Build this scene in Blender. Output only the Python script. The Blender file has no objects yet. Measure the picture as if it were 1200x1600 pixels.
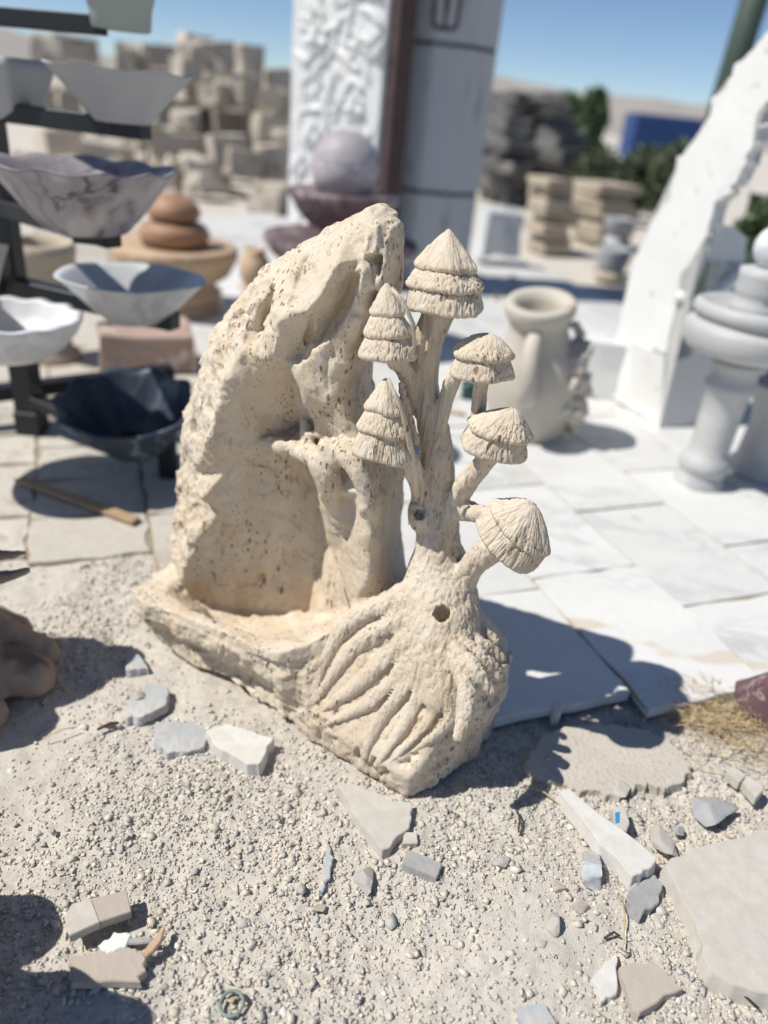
import bpy, bmesh, math, random
import numpy as np
from mathutils import Vector, Matrix, Euler
from mathutils.geometry import delaunay_2d_cdt
random.seed(7); rng = np.random.default_rng(7)
SC = bpy.context.scene; COL = SC.collection
# ------------------------------------------------------------------ camera
H = 1.15; FPX = 1155.6
NAD = np.array([380., 2900.]); dv = NAD - [600, 800]; DD = np.linalg.norm(dv); dv /= DD
PITCH = math.atan(FPX / DD)
FW = np.array([0, math.cos(PITCH), -math.sin(PITCH)])
D0 = np.array([0, -math.sin(PITCH), -math.cos(PITCH)]); R0 = np.array([1., 0, 0])
CX = dv[1] * R0 + dv[0] * D0; CY = -dv[0] * R0 + dv[1] * D0
CP = np.array([0, 0, H])
cam = bpy.data.cameras.new('camera'); camo = bpy.data.objects.new('camera', cam); COL.objects.link(camo)
camo.matrix_world = Matrix([[CX[i], -CY[i], -FW[i], CP[i]] for i in range(3)] + [[0, 0, 0, 1]])
cam.sensor_fit = 'VERTICAL'; cam.sensor_height = 36; cam.sensor_width = 27; cam.lens = 26
cam.clip_start = .02; cam.clip_end = 3000
cam.dof.use_dof = True; cam.dof.focus_distance = 1.24; cam.dof.aperture_fstop = 1.25
SC.camera = camo
# ------------------------------------------------------------------ world, sun, exposure
SUN_EL, SUN_AZ = math.radians(54), math.radians(15)      # light travels to the right and a little away from the camera
TRAVEL = Vector((math.cos(SUN_AZ) * math.cos(SUN_EL), math.sin(SUN_AZ) * math.cos(SUN_EL), -math.sin(SUN_EL)))
W = bpy.data.worlds.new('World'); SC.world = W; W.use_nodes = True
nt = W.node_tree; nt.nodes.clear()
sky = nt.nodes.new('ShaderNodeTexSky'); sky.sky_type = 'NISHITA'; sky.sun_disc = False
sky.sun_elevation = SUN_EL; sky.sun_rotation = math.atan2(-math.cos(SUN_AZ), -math.sin(SUN_AZ))
sky.air_density = .7; sky.dust_density = 0.; sky.ozone_density = 3.0; sky.altitude = 900
bg = nt.nodes.new('ShaderNodeBackground'); bg.inputs[1].default_value = .085
wo = nt.nodes.new('ShaderNodeOutputWorld')
nt.links.new(sky.outputs[0], bg.inputs[0]); nt.links.new(bg.outputs[0], wo.inputs[0])
sl = bpy.data.lights.new('sun', 'SUN'); sl.energy = 4.1; sl.angle = math.radians(.5); sl.color = (1, .965, .9)
so = bpy.data.objects.new('sun', sl); COL.objects.link(so); so.location = (-5, -1, 8)
so.rotation_euler = TRAVEL.to_track_quat('-Z', 'Y').to_euler()
SC.view_settings.view_transform = 'Standard'; SC.view_settings.look = 'None'
SC.view_settings.exposure = .30; SC.view_settings.gamma = 1; SC.view_settings.use_curve_mapping = False
SC.render.engine = 'CYCLES'
try:
    SC.cycles.use_denoising = True; SC.cycles.max_bounces = 6
except Exception: pass
# ------------------------------------------------------------------ projection helpers
def ray(px, py):
    v = FW * FPX + CX * (px - 600) + CY * (py - 800); return v / np.linalg.norm(v)
def G(px, py, z=0.):
    r = ray(px, py); return CP + r * ((z - H) / r[2])
def AY(px, py, y):
    r = ray(px, py); return CP + r * (y / r[1])
def APL(px, py, p, n):
    r = ray(px, py); return CP + r * (((p - CP) @ n) / (r @ n))
def depth(p): return float((np.asarray(p) - CP) @ FW)
# ------------------------------------------------------------------ object helpers
def tag(o, label=None, cat=None, group=None, kind=None):
    if label: o['label'] = label
    if cat: o['category'] = cat
    if group: o['group'] = group
    if kind: o['kind'] = kind
    return o
def empty(name, loc=(0, 0, 0), rz=0):
    o = bpy.data.objects.new(name, None); COL.objects.link(o); o.location = loc; o.rotation_euler = (0, 0, rz)
    o.empty_display_size = .1; return o
def mesh_obj(name, V, F, mat=None, parent=None, smooth=True, loc=None):
    m = bpy.data.meshes.new(name)
    V = np.asarray(V, dtype=np.float32)
    if isinstance(F, np.ndarray):
        n, k = F.shape
        m.vertices.add(len(V)); m.vertices.foreach_set('co', V.ravel())
        m.loops.add(n * k); m.loops.foreach_set('vertex_index', F.ravel().astype(np.int32))
        m.polygons.add(n); m.polygons.foreach_set('loop_start', np.arange(0, n * k, k, dtype=np.int32))
        m.polygons.foreach_set('loop_total', np.full(n, k, dtype=np.int32)); m.update(calc_edges=True); m.validate()
    else:
        m.from_pydata([tuple(v) for v in V], [], F); m.update()
    if smooth: m.polygons.foreach_set('use_smooth', np.ones(len(m.polygons), dtype=bool))
    o = bpy.data.objects.new(name, m); COL.objects.link(o)
    if mat: m.materials.append(mat)
    if parent: o.parent = parent
    if loc is not None: o.location = loc
    return o
def bm_obj(name, bm, mat=None, parent=None, smooth=False, loc=None):
    bmesh.ops.recalc_face_normals(bm, faces=bm.faces)
    m = bpy.data.meshes.new(name); bm.to_mesh(m); bm.free()
    if smooth: m.polygons.foreach_set('use_smooth', np.ones(len(m.polygons), dtype=bool))
    o = bpy.data.objects.new(name, m); COL.objects.link(o)
    if mat: m.materials.append(mat)
    if parent: o.parent = parent
    if loc is not None: o.location = loc
    return o
def dup(o, loc=None, rz=None, scale=None, parent=None):
    c = o.copy(); COL.objects.link(c); c.parent = parent
    if loc is not None: c.location = loc
    if rz is not None: c.rotation_euler = rz if hasattr(rz, '__len__') else (0, 0, rz)
    if scale is not None: c.scale = scale
    return c
# hashed value noise, vectorised
def _h(i, j, k, s):
    n = (i.astype(np.uint32) * np.uint32(374761393) + j.astype(np.uint32) * np.uint32(668265263) + k.astype(np.uint32) * np.uint32(2147483647) + np.uint32(s * 974711 + 12345))
    n = (n ^ (n >> np.uint32(13))) * np.uint32(1274126177); n = n ^ (n >> np.uint32(16))
    n = (n * np.uint32(2246822519)); n = n ^ (n >> np.uint32(15))
    return n.astype(np.float32) / np.float32(4294967295.) * 2 - 1
def vn(P, s=0):
    P = np.asarray(P, dtype=np.float64); f = np.floor(P); t = (P - f).astype(np.float32); i = f.astype(np.int64)
    t = t * t * (3 - 2 * t); r = 0
    for a in (0, 1):
        wa = t[:, 0] if a else 1 - t[:, 0]
        for b in (0, 1):
            wb = t[:, 1] if b else 1 - t[:, 1]
            for c in (0, 1):
                wc = t[:, 2] if c else 1 - t[:, 2]
                r = r + wa * wb * wc * _h(i[:, 0] + a, i[:, 1] + b, i[:, 2] + c, s)
    return r
def fbm(P, s=0, o=4, g=.5):
    r = 0; a = 1.; P = np.asarray(P, dtype=np.float64)
    for k in range(o): r = r + a * vn(P * 2 ** k + 17.3 * k, s + k); a *= g
    return r
def normals(V, F):
    n = np.zeros_like(V); a = V[F[:, 1]] - V[F[:, 0]]; b = V[F[:, -1]] - V[F[:, 0]]
    fn = np.cross(a, b)
    for k in range(F.shape[1]): np.add.at(n, F[:, k], fn)
    return n / (np.linalg.norm(n, axis=1, keepdims=True) + 1e-12)
# ------------------------------------------------------------------ materials
class MT:
    def __init__(s, name, rough=.8, spec=.3):
        s.m = bpy.data.materials.new(name); s.m.use_nodes = True; s.t = s.m.node_tree
        s.b = s.t.nodes['Principled BSDF']; s.b.inputs['Roughness'].default_value = rough
        s.b.inputs['Specular IOR Level'].default_value = spec; s._c = None
    def n(s, t, **kw):
        x = s.t.nodes.new(t)
        for k, v in kw.items(): setattr(x, k, v)
        return x
    def l(s, a, b): s.t.links.new(a, b)
    def co(s, scale=(1, 1, 1), rand=False):
        tc = s.n('ShaderNodeTexCoord'); mp = s.n('ShaderNodeMapping'); mp.inputs['Scale'].default_value = scale
        s.l(tc.outputs['Object'], mp.inputs['Vector'])
        if rand:
            oi = s.n('ShaderNodeObjectInfo'); mu = s.n('ShaderNodeMath', operation='MULTIPLY'); mu.inputs[1].default_value = 37
            s.l(oi.outputs['Random'], mu.inputs[0]); s.l(mu.outputs[0], mp.inputs['Location'])
        return mp.outputs[0]
    def noise(s, co, scale, detail=5, rough=.55, dist=0):
        x = s.n('ShaderNodeTexNoise'); x.inputs['Scale'].default_value = scale; x.inputs['Detail'].default_value = detail
        x.inputs['Roughness'].default_value = rough; x.inputs['Distortion'].default_value = dist
        s.l(co, x.inputs['Vector']); return x.outputs['Fac']
    def vor(s, co, scale, feature='F1', rnd=1):
        x = s.n('ShaderNodeTexVoronoi', feature=feature); x.inputs['Scale'].default_value = scale
        x.inputs['Randomness'].default_value = rnd; s.l(co, x.inputs['Vector']); return x.outputs['Distance']
    def ramp(s, fac, stops):
        x = s.n('ShaderNodeValToRGB'); e = x.color_ramp.elements
        while len(e) < len(stops): e.new(.5)
        for i, (p, c) in enumerate(stops):
            e[i].position = p; e[i].color = (c if hasattr(c, '__len__') else (c, c, c)) + (1,) if hasattr(c, '__len__') else (c, c, c, 1)
        s.l(fac, x.inputs[0]); return x.outputs[0]
    def mix(s, fac, a, b, mode='MIX'):
        x = s.n('ShaderNodeMix', data_type='RGBA', blend_type=mode)
        for sock, v in ((x.inputs[0], fac), (x.inputs[6], a), (x.inputs[7], b)):
            if hasattr(v, 'is_output'): s.l(v, sock)
            elif hasattr(v, '__len__'): sock.default_value = tuple(v) + (1,)
            else: sock.default_value = v
        return x.outputs[2]
    def math(s, op, a, b=0.):
        x = s.n('ShaderNodeMath', operation=op)
        for sock, v in ((x.inputs[0], a), (x.inputs[1], b)):
            if hasattr(v, 'is_output'): s.l(v, sock)
            else: sock.default_value = v
        return x.outputs[0]
    def color(s, c):
        if hasattr(c, 'is_output'): s.l(c, s.b.inputs['Base Color'])
        else: s.b.inputs['Base Color'].default_value = tuple(c) + (1,)
        return s
    def bump(s, h, strength=.5, dist=.005, prev=None):
        x = s.n('ShaderNodeBump'); x.inputs['Strength'].default_value = strength; x.inputs['Distance'].default_value = dist
        s.l(h, x.inputs['Height'])
        if prev: s.l(prev, x.inputs['Normal'])
        s.l(x.outputs[0], s.b.inputs['Normal']); return x.outputs[0]
def stone(name, c1, c2, scale=6, rough=.8, bump=.3, bd=.004, bscale=80, vein=None, spot=None, stretch=(1, 1, 1), rand=False, spec=.3, dust=0., vary=(.9, 1.04)):
    m = MT(name, rough, spec); co = m.co(stretch, rand)
    col = m.mix(m.ramp(m.noise(co, scale, 6), [(.3, 0.), (.7, 1.)]), c1, c2)
    if vein:   # colour, scale, width
        wn = m.noise(co, vein[1], 8, .6, 1.2)
        d = m.math('ABSOLUTE', m.math('SUBTRACT', wn, .5))
        k = m.ramp(d, [(0., 1.), (vein[2], 0.)]); k2 = m.math('MULTIPLY', k, m.ramp(m.noise(co, vein[1] * .7, 3), [(.4, 0.), (.62, 1.)]))
        col = m.mix(k2, col, vein[0])
    if spot:   # colour, scale, threshold
        d = m.noise(co, spot[1], 2, .5); col = m.mix(m.ramp(d, [(spot[2], 0.), (spot[2] + .06, 1.)]), col, spot[0])
    if rand:
        oi = m.n('ShaderNodeObjectInfo'); v = m.ramp(oi.outputs['Random'], [(0., vary[0]), (1., vary[1])])
        col = m.mix(1., col, v, 'MULTIPLY')
    if dust: col = m.mix(m.math('MULTIPLY', m.ramp(m.noise(m.co(), 34, 6, .65), [(.38, 0.), (.62, 1.)]), dust), col, (.47, .415, .345))
    m.color(col)
    if bump: m.bump(m.noise(co, bscale, 6, .6), bump, bd)
    return m.m
def plain(name, c, rough=.6, metal=0, var=.15, scale=12, spec=.4):
    m = MT(name, rough, spec); m.b.inputs['Metallic'].default_value = metal
    co = m.co(); m.color(m.mix(m.noise(co, scale, 5), [x * (1 - var) for x in c], [min(1, x * (1 + var)) for x in c]))
    m.bump(m.noise(co, 60, 4), .1, .003); return m.m
def travertine(name, carved=False, grain=None):
    m = MT(name, .9, .2); co = m.co()
    big = m.noise(m.co((1, 1, 1)), 5, 5); band = m.noise(m.co((9, 9, 2.2)), 2.2, 6, .6, .3)
    col = m.mix(m.ramp(big, [(.3, 0.), (.7, 1.)]), (.61, .515, .395), (.665, .585, .47))
    col = m.mix(m.math('MULTIPLY', m.ramp(band, [(.42, 0.), (.66, 1.)]), .75), col, (.54, .42, .28))
    col = m.mix(m.math('MULTIPLY', m.ramp(m.noise(co, 8, 5, .65), [(.46, 0.), (.64, 1.)]), .25), col, (.52, .47, .40)); col = m.mix(m.math('MULTIPLY', m.ramp(m.noise(m.co((1, 1, .6)), 13, 4, .6, .5), [(.52, 0.), (.66, 1.)]), .4), col, (.58, .42, .25))
    col = m.mix(m.math('MULTIPLY', m.ramp(m.noise(co, 260, 3), [(.35, 0.), (.75, 1.)]), .35), col, (.70, .65, .57))
    # pits: small open pores strung along the beds, filled with brown dirt
    pco = m.co((1, 1, .38)); wob = m.noise(co, 40, 3)
    def pits(scale, r, mlo, mhi, mscale):
        d = m.vor(pco, scale); d = m.math('ADD', d, m.math('MULTIPLY', m.math('SUBTRACT', wob, .5), .25))
        k = m.ramp(d, [(r, 1.), (r + .07, 0.)])
        return m.math('MULTIPLY', k, m.ramp(m.noise(m.co((1, 1, .4)), mscale, 3), [(mlo, 0.), (mhi, 1.)]))
    dens = .0 if not carved else .05
    p = m.math('MAXIMUM', pits(80, .15, .495 + dens, .56 + dens, 11), m.math('MULTIPLY', pits(170, .16, .50 + dens, .57 + dens, 22), .85))
    p = m.math('MAXIMUM', p, m.math('MULTIPLY', pits(300, .18, .55, .62, 40), .5)); p = m.math('MAXIMUM', p, pits(42, .13, .53 + dens, .58 + dens, 8))
    col = m.mix(m.math('MULTIPLY', p, .8), col, (.22, .14, .075)); m.color(col)
    hgt = m.math('SUBTRACT', m.math('MULTIPLY', m.noise(co, 120, 6, .65), .5), m.math('MULTIPLY', p, 1.3))
    if grain:
        g = m.noise(m.co(grain), 1., 5, .6); hgt = m.math('ADD', hgt, m.math('MULTIPLY', g, 1.1))
    m.bump(hgt, .75, .006); return m.m
# ------------------------------------------------------------------ geometry helpers
def lathe(profile, seg=64, fn=None, ell=1.):
    """closed revolve of (r, z) rows; fn(theta, i/n) -> (radius factor, dz)"""
    V = []; n = len(profile)
    th = np.linspace(0, 2 * np.pi, seg, endpoint=False)
    for i, (r, z) in enumerate(profile):
        f, dz = fn(th, i, r, z) if fn else (1., 0.)
        V.append(np.stack([r * f * np.cos(th), r * f * np.sin(th) * ell, z + dz + 0 * th], 1))
    V = np.concatenate(V); F = []
    a = np.arange(seg); b = (a + 1) % seg
    for i in range(n - 1): F.append(np.stack([i * seg + a, i * seg + b, (i + 1) * seg + b, (i + 1) * seg + a], 1))
    return V, np.concatenate(F)
def smooth_profile(pts, n=6):
    """Catmull-Rom through points"""
    P = np.array(pts, float); Q = np.vstack([2 * P[0] - P[1], P, 2 * P[-1] - P[-2]]); out = []
    for i in range(1, len(Q) - 2):
        for t in np.linspace(0, 1, n, endpoint=False):
            a, b, c, d = Q[i - 1], Q[i], Q[i + 1], Q[i + 2]
            out.append(.5 * (2 * b + (c - a) * t + (2 * a - 5 * b + 4 * c - d) * t * t + (3 * b - a - 3 * c + d) * t ** 3))
    out.append(P[-1]); return np.array(out)
def box_bm(sx, sy, sz, bev=0., jit=0., base=True, seed=0, cuts=0):
    bm = bmesh.new(); bmesh.ops.create_cube(bm, size=1)
    for v in bm.verts: v.co = Vector((v.co.x * sx, v.co.y * sy, (v.co.z + (.5 if base else 0)) * sz))
    if bev: bmesh.ops.bevel(bm, geom=bm.edges[:], offset=bev, segments=2, affect='EDGES', profile=.6)
    if cuts: bmesh.ops.subdivide_edges(bm, edges=bm.edges[:], cuts=cuts, use_grid_fill=True)
    if jit:
        P = np.array([v.co[:] for v in bm.verts]) + seed * 3.1
        d = np.stack([fbm(P * 3 / max(sx, sz), 5 + k, 3) for k in range(3)], 1) * jit
        for v, q in zip(bm.verts, d): v.co += Vector(q)
    return bm
def bar(bm, p, q, w, h=None):
    p = Vector(p); q = Vector(q); d = q - p; L = d.length
    r = bmesh.ops.create_cube(bm, size=1); h = h or w
    M = Matrix.Translation((p + q) / 2) @ d.to_track_quat('X', 'Z').to_matrix().to_4x4() @ Matrix.Diagonal((L, w, h, 1))
    bmesh.ops.transform(bm, matrix=M, verts=r['verts'])
def slab_obj(name, top, thick, mat, parent=None, bev=.003, loc=None, bottom_in=0.):
    """prism from a world polygon (list of xyz for the top face) going down by thick"""
    c = np.mean(top, axis=0); bm = bmesh.new()
    vs = [bm.verts.new(tuple(np.array(p) - c)) for p in top]; f = bm.faces.new(vs)
    r = bmesh.ops.extrude_face_region(bm, geom=[f])
    for v in [x for x in r['geom'] if isinstance(x, bmesh.types.BMVert)]:
        v.co.z -= thick; v.co.x *= 1 - bottom_in; v.co.y *= 1 - bottom_in
    if bev: bmesh.ops.bevel(bm, geom=bm.edges[:], offset=bev, segments=2, affect='EDGES')
    return bm_obj(name, bm, mat, parent, loc=tuple(c) if loc is None else loc)
def ragged(poly, n=4, amp=.004, seed=0):
    """subdivide polygon edges in plan with small irregular offsets"""
    out = []; P = [np.array(p, float) for p in poly]; r = np.random.default_rng(seed)
    for i in range(len(P)):
        a, b = P[i], P[(i + 1) % len(P)]; d = b - a; nrm = np.array([-d[1], d[0], 0]); nrm /= np.linalg.norm(nrm) + 1e-9
        for k in range(n):
            o = 0 if k == 0 else r.normal() * amp
            out.append(a + d * (k / n) + nrm * o)
    return out
_ico = {}
def ico(sub):
    if sub not in _ico:
        bm = bmesh.new(); bmesh.ops.create_icosphere(bm, subdivisions=sub, radius=1)
        V = np.array([v.co[:] for v in bm.verts]); F = np.array([[v.index for v in f.verts] for f in bm.faces]); bm.free(); _ico[sub] = (V, F)
    return _ico[sub]
def rock(name, size, mat, seed=0, planes=7, sub=3, noise=.12, parent=None, loc=(0, 0, 0), rz=0, smooth=False, sink=.25):
    r = np.random.default_rng(seed + 100); V, F = ico(sub); V = V.copy()
    for _ in range(planes + 3):
        n = r.normal(size=3); n /= np.linalg.norm(n); d = r.uniform(.32, .66); k = V @ n - d
        V -= np.outer(np.maximum(k, 0), n) * .97
    V += V * (fbm(V * 1.7 + seed, seed, 3) * noise + fbm(V * 7 + seed, seed, 2) * .025)[:, None]
    V *= np.array(size) / 2
    V[:, 2] -= V[:, 2].min() + size[2] * sink
    o = mesh_obj(name, V, F, mat, parent, smooth=smooth, loc=loc); o.rotation_euler = (0, 0, rz); return o
def tube(name, pts, radii, mat, parent=None, seg=10):
    P = np.array(pts, float); V = []; F = []; n = len(P)
    R = np.broadcast_to(radii, (n,))
    t = np.gradient(P, axis=0); t /= np.linalg.norm(t, axis=1, keepdims=True)
    up = np.array([0.3, .2, 1.])
    for i in range(n):
        a = np.cross(t[i], up); a /= np.linalg.norm(a) + 1e-9; b = np.cross(t[i], a)
        for k in range(seg):
            an = 2 * np.pi * k / seg; V.append(P[i] + R[i] * (a * np.cos(an) + b * np.sin(an)))
    for i in range(n - 1):
        for k in range(seg): F.append((i * seg + k, i * seg + (k + 1) % seg, (i + 1) * seg + (k + 1) % seg, (i + 1) * seg + k))
    F.append(tuple(range(seg))[::-1]); F.append(tuple(range((n - 1) * seg, n * seg)))
    return mesh_obj(name, V, F, mat, parent)
# SDF meshing
def surface_nets(f, org, h):
    s = f < 0; nx, ny, nz = f.shape
    c = sum(s[i:nx - 1 + i, j:ny - 1 + j, k:nz - 1 + k].astype(np.int8) for i in (0, 1) for j in (0, 1) for k in (0, 1))
    act = (c > 0) & (c < 8); idx = np.full(act.shape, -1, np.int64); I = np.argwhere(act); idx[act] = np.arange(len(I))
    acc = np.zeros((len(I), 3)); cnt = np.zeros(len(I))
    cor = [(a, b, d) for a in (0, 1) for b in (0, 1) for d in (0, 1)]
    val = {q: f[I[:, 0] + q[0], I[:, 1] + q[1], I[:, 2] + q[2]].astype(np.float64) for q in cor}
    for q in cor:
        for ax in range(3):
            if q[ax] == 0:
                p = list(q); p[ax] = 1; p = tuple(p); a, b = val[q], val[p]; m = (a < 0) != (b < 0)
                t = np.where(m, a / np.where(m, a - b, 1), 0)
                pt = np.tile(np.array(q, float), (len(I), 1)); pt[:, ax] += t
                acc += pt * m[:, None]; cnt += m
    V = (I + acc / cnt[:, None]) * h + np.array(org); F = []
    for ax in range(3):
        sl0 = [slice(1, -1)] * 3; sl0[ax] = slice(0, -1); sl1 = [slice(1, -1)] * 3; sl1[ax] = slice(1, None)
        a = s[tuple(sl0)]; b = s[tuple(sl1)]
        for flip, m in ((False, a & ~b), (True, ~a & b)):
            E = np.argwhere(m)
            if not len(E): continue
            o = [1, 1, 1]; o[ax] = 0; E = E + np.array(o)
            u_, w_ = (ax + 1) % 3, (ax + 2) % 3
            def cell(du, dw):
                e = E.copy(); e[:, u_] -= du; e[:, w_] -= dw; return idx[e[:, 0], e[:, 1], e[:, 2]]
            q = np.stack([cell(1, 1), cell(0, 1), cell(0, 0), cell(1, 0)], 1)
            F.append(q[:, ::-1] if flip else q)
    return V, np.concatenate(F)
def smin(a, b, k):
    h = np.maximum(k - np.abs(a - b), 0) / k; return np.minimum(a, b) - h * h * k * .25
def smax(a, b, k): return -smin(-a, -b, k)
class Field:
    def __init__(s, lo, hi, h):
        s.h = h; s.ax = [np.arange(lo[i], hi[i], h, dtype=np.float32) for i in range(3)]
        s.org = [a[0] for a in s.ax]; s.f = np.full([len(a) for a in s.ax], .1, np.float32)
    def sub(s, lo, hi):
        sl = []
        for i in range(3):
            a = max(0, int((lo[i] - s.org[i]) / s.h)); b = min(len(s.ax[i]), int((hi[i] - s.org[i]) / s.h) + 2); sl.append(slice(a, b))
        g = [s.ax[i][sl[i]] for i in range(3)]
        return tuple(sl), g[0][:, None, None], g[1][None, :, None], g[2][None, None, :]
    def cone(s, p, q, r0, r1, k=.012, carve=False, sq=(1, 1, 1)):
        p = np.array(p, float); q = np.array(q, float); m = max(r0, r1) / min(sq) + k + .01
        sl, x, y, z = s.sub(np.minimum(p, q) - m, np.maximum(p, q) + m)
        if any(t.stop <= t.start for t in sl): return
        d = (q - p) * np.array(sq); L = float(d @ d) + 1e-12
        X, Y, Z = (x - p[0]) * sq[0], (y - p[1]) * sq[1], (z - p[2]) * sq[2]
        t = np.clip((X * d[0] + Y * d[1] + Z * d[2]) / L, 0, 1)
        D = np.sqrt((X - t * d[0]) ** 2 + (Y - t * d[1]) ** 2 + (Z - t * d[2]) ** 2) - (r0 + (r1 - r0) * t)
        s.f[sl] = smax(s.f[sl], -D, k) if carve else smin(s.f[sl], D, k)
    def path(s, pts, radii, k=.012, carve=False, sq=(1, 1, 1), n=5):
        P = smooth_profile([list(p) + [r] for p, r in zip(pts, radii)], n)
        for a, b in zip(P[:-1], P[1:]): s.cone(a[:3], b[:3], max(a[3], .001), max(b[3], .001), k, carve, sq)
    def mesh(s): return surface_nets(s.f, s.org, s.h)
def poly_sdf(px, py, poly):
    P = np.array(poly, float); d = np.full(px.shape, 1e9); s = np.ones(px.shape); n = len(P)
    for i in range(n):
        a, b = P[i], P[i - 1]; e = b - a; wx, wy = px - a[0], py - a[1]
        t = np.clip((wx * e[0] + wy * e[1]) / (e @ e + 1e-12), 0, 1); d = np.minimum(d, (wx - e[0] * t) ** 2 + (wy - e[1] * t) ** 2)
        c1 = py >= a[1]; c2 = py < b[1]; c3 = e[0] * wy > e[1] * wx
        s = np.where((c1 & c2 & c3) | (~c1 & ~c2 & ~c3), -s, s)
    return s * np.sqrt(d)
def tri_interp(pts, vals, gx, gy, fill):
    """piecewise linear interpolation of scattered values on a grid"""
    vals = np.asarray(vals, float)
    if vals.ndim == 1: vals = vals[:, None]
    r = delaunay_2d_cdt([Vector(p) for p in pts], [], [], 0, 1e-6)
    vo, tris, orig = r[0], r[2], r[3]
    vv = np.array([vals[o[0]] for o in orig]); vp = np.array([v[:] for v in vo])
    out = np.tile(np.array(fill, float), (len(gx), len(gy), 1)); hx = gx[1] - gx[0]; hy = gy[1] - gy[0]
    for t in tris:
        A, B, C = vp[list(t)]; x0 = max(0, int((min(A[0], B[0], C[0]) - gx[0]) / hx)); x1 = min(len(gx), int((max(A[0], B[0], C[0]) - gx[0]) / hx) + 2)
        y0 = max(0, int((min(A[1], B[1], C[1]) - gy[0]) / hy)); y1 = min(len(gy), int((max(A[1], B[1], C[1]) - gy[0]) / hy) + 2)
        if x1 <= x0 or y1 <= y0: continue
        X = gx[x0:x1, None]; Y = gy[None, y0:y1]; den = (B[1] - C[1]) * (A[0] - C[0]) + (C[0] - B[0]) * (A[1] - C[1])
        if abs(den) < 1e-12: continue
        l1 = ((B[1] - C[1]) * (X - C[0]) + (C[0] - B[0]) * (Y - C[1])) / den; l2 = ((C[1] - A[1]) * (X - C[0]) + (A[0] - C[0]) * (Y - C[1])) / den; l3 = 1 - l1 - l2
        m = (l1 >= -1e-4) & (l2 >= -1e-4) & (l3 >= -1e-4)
        val = l1[..., None] * vv[t[0]] + l2[..., None] * vv[t[1]] + l3[..., None] * vv[t[2]]
        out[x0:x1, y0:y1][m] = val[m]
    return out
def blur2(a, n=1):
    for _ in range(n):
        p = np.pad(a, 1, mode='edge'); a = (p[:-2, 1:-1] + p[2:, 1:-1] + p[1:-1, :-2] + p[1:-1, 2:] + 2 * a) / 6
    return a
# ------------------------------------------------------------------ material set
M = {}
M['trav'] = travertine('travertine_rough')
M['trunk'] = travertine('travertine_bark', True, grain=(150, 150, 12))
M['cap'] = travertine('travertine_cap', True)
M['white'] = stone('white_marble', (.72, .72, .70), (.66, .665, .66), 4, .45, .12, .003, 60, vein=((.5, .52, .55), 1.6, .03))
M['tile'] = stone('paving_marble', (.72, .715, .69), (.66, .66, .64), 3, .5, .12, .002, 90, vein=((.50, .505, .50), 2.0, .05), spot=((.60, .545, .46), 4, .64), stretch=(1, 2.4, 1), rand=True, dust=.12)
M['oldtile'] = stone('old_limestone_tile', (.62, .585, .505), (.54, .51, .45), 5, .85, .35, .003, 70, vein=((.30, .27, .23), 2.2, .02), spot=((.42, .38, .32), 9, .6), rand=True, dust=.6, vary=(.82, 1.05))
M['greywhite'] = stone('grey_white_marble', (.66, .67, .68), (.56, .58, .60), 5, .35, .08, .002, 60, vein=((.42, .44, .46), 3.5, .05), dust=.3)
M['granite'] = stone('grey_marble', (.36, .37, .375), (.42, .42, .42), 7, .5, .1, .002, 90)
M['purple'] = stone('violet_veined_marble', (.37, .325, .33), (.30, .285, .31), 6, .4, .06, .002, 60, vein=((.09, .065, .085), 4.5, .05), spot=((.46, .42, .41), 5, .6))
M['navy'] = stone('blue_black_marble', (.028, .038, .058), (.065, .08, .105), 5, .35, .05, .002, 60, vein=((.25, .32, .36), 3, .03))
M['plum'] = stone('dark_plum_marble', (.10, .062, .068), (.19, .135, .14), 8, .4, .1, .003, 60, vein=((.5, .42, .42), 4, .03))
M['ball'] = stone('lilac_banded_marble', (.43, .385, .39), (.30, .28, .315), 6, .5, .05, .002, 60, stretch=(1, 1, 4), vein=((.66, .6, .6), 4, .06))
M['terra'] = stone('terracotta_marble', (.33, .18, .11), (.45, .28, .18), 6, .55, .1, .003, 60, stretch=(1, 1, 3))
M['honey'] = stone('honey_stone', (.56, .41, .27), (.48, .34, .22), 6, .55, .1, .003, 60)
M['beige'] = stone('beige_limestone', (.52, .44, .34), (.46, .385, .295), 6, .85, .3, .005, 50)
M['pink'] = stone('pink_block_stone', (.47, .355, .30), (.38, .26, .20), 5, .75, .2, .005, 40, spot=((.66, .55, .5), 6, .6))
M['block'] = stone('quarry_block_stone', (.60, .54, .455), (.42, .37, .305), 2.5, .9, .4, .02, 14, rand=True, spot=((.32, .26, .20), 3, .6), vary=(.7, 1.1))
M['slabs'] = stone('stacked_slab_stone', (.50, .42, .32), (.40, .34, .265), 3, .9, .3, .01, 20, rand=True)
M['darkslab'] = stone('weathered_grey_slab', (.13, .128, .125), (.20, .195, .185), 3, .95, .5, .02, 14, rand=True, spot=((.36, .34, .30), 3, .64), vary=(.7, 1.2))
M['concrete'] = stone('concrete', (.58, .53, .455), (.51, .465, .40), 9, .95, .9, .004, 110, spot=((.40, .36, .31), 110, .62), dust=.3)
M['sandslab'] = stone('sandy_grey_slab', (.58, .55, .495), (.52, .495, .445), 6, .85, .35, .002, 120, dust=.6)
M['greystone'] = stone('grey_slate', (.30, .315, .325), (.38, .39, .395), 14, .85, .5, .003, 120, rand=True, dust=.5)
M['bluegrey'] = stone('blue_grey_marble_chip', (.36, .395, .425), (.46, .48, .495), 12, .7, .3, .003, 90, vein=((.60, .60, .59), 9, .06), dust=.55)
M['whitechip'] = stone('white_marble_chip', (.70, .685, .64), (.64, .62, .575), 12, .65, .25, .002, 120, dust=.35)
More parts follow.
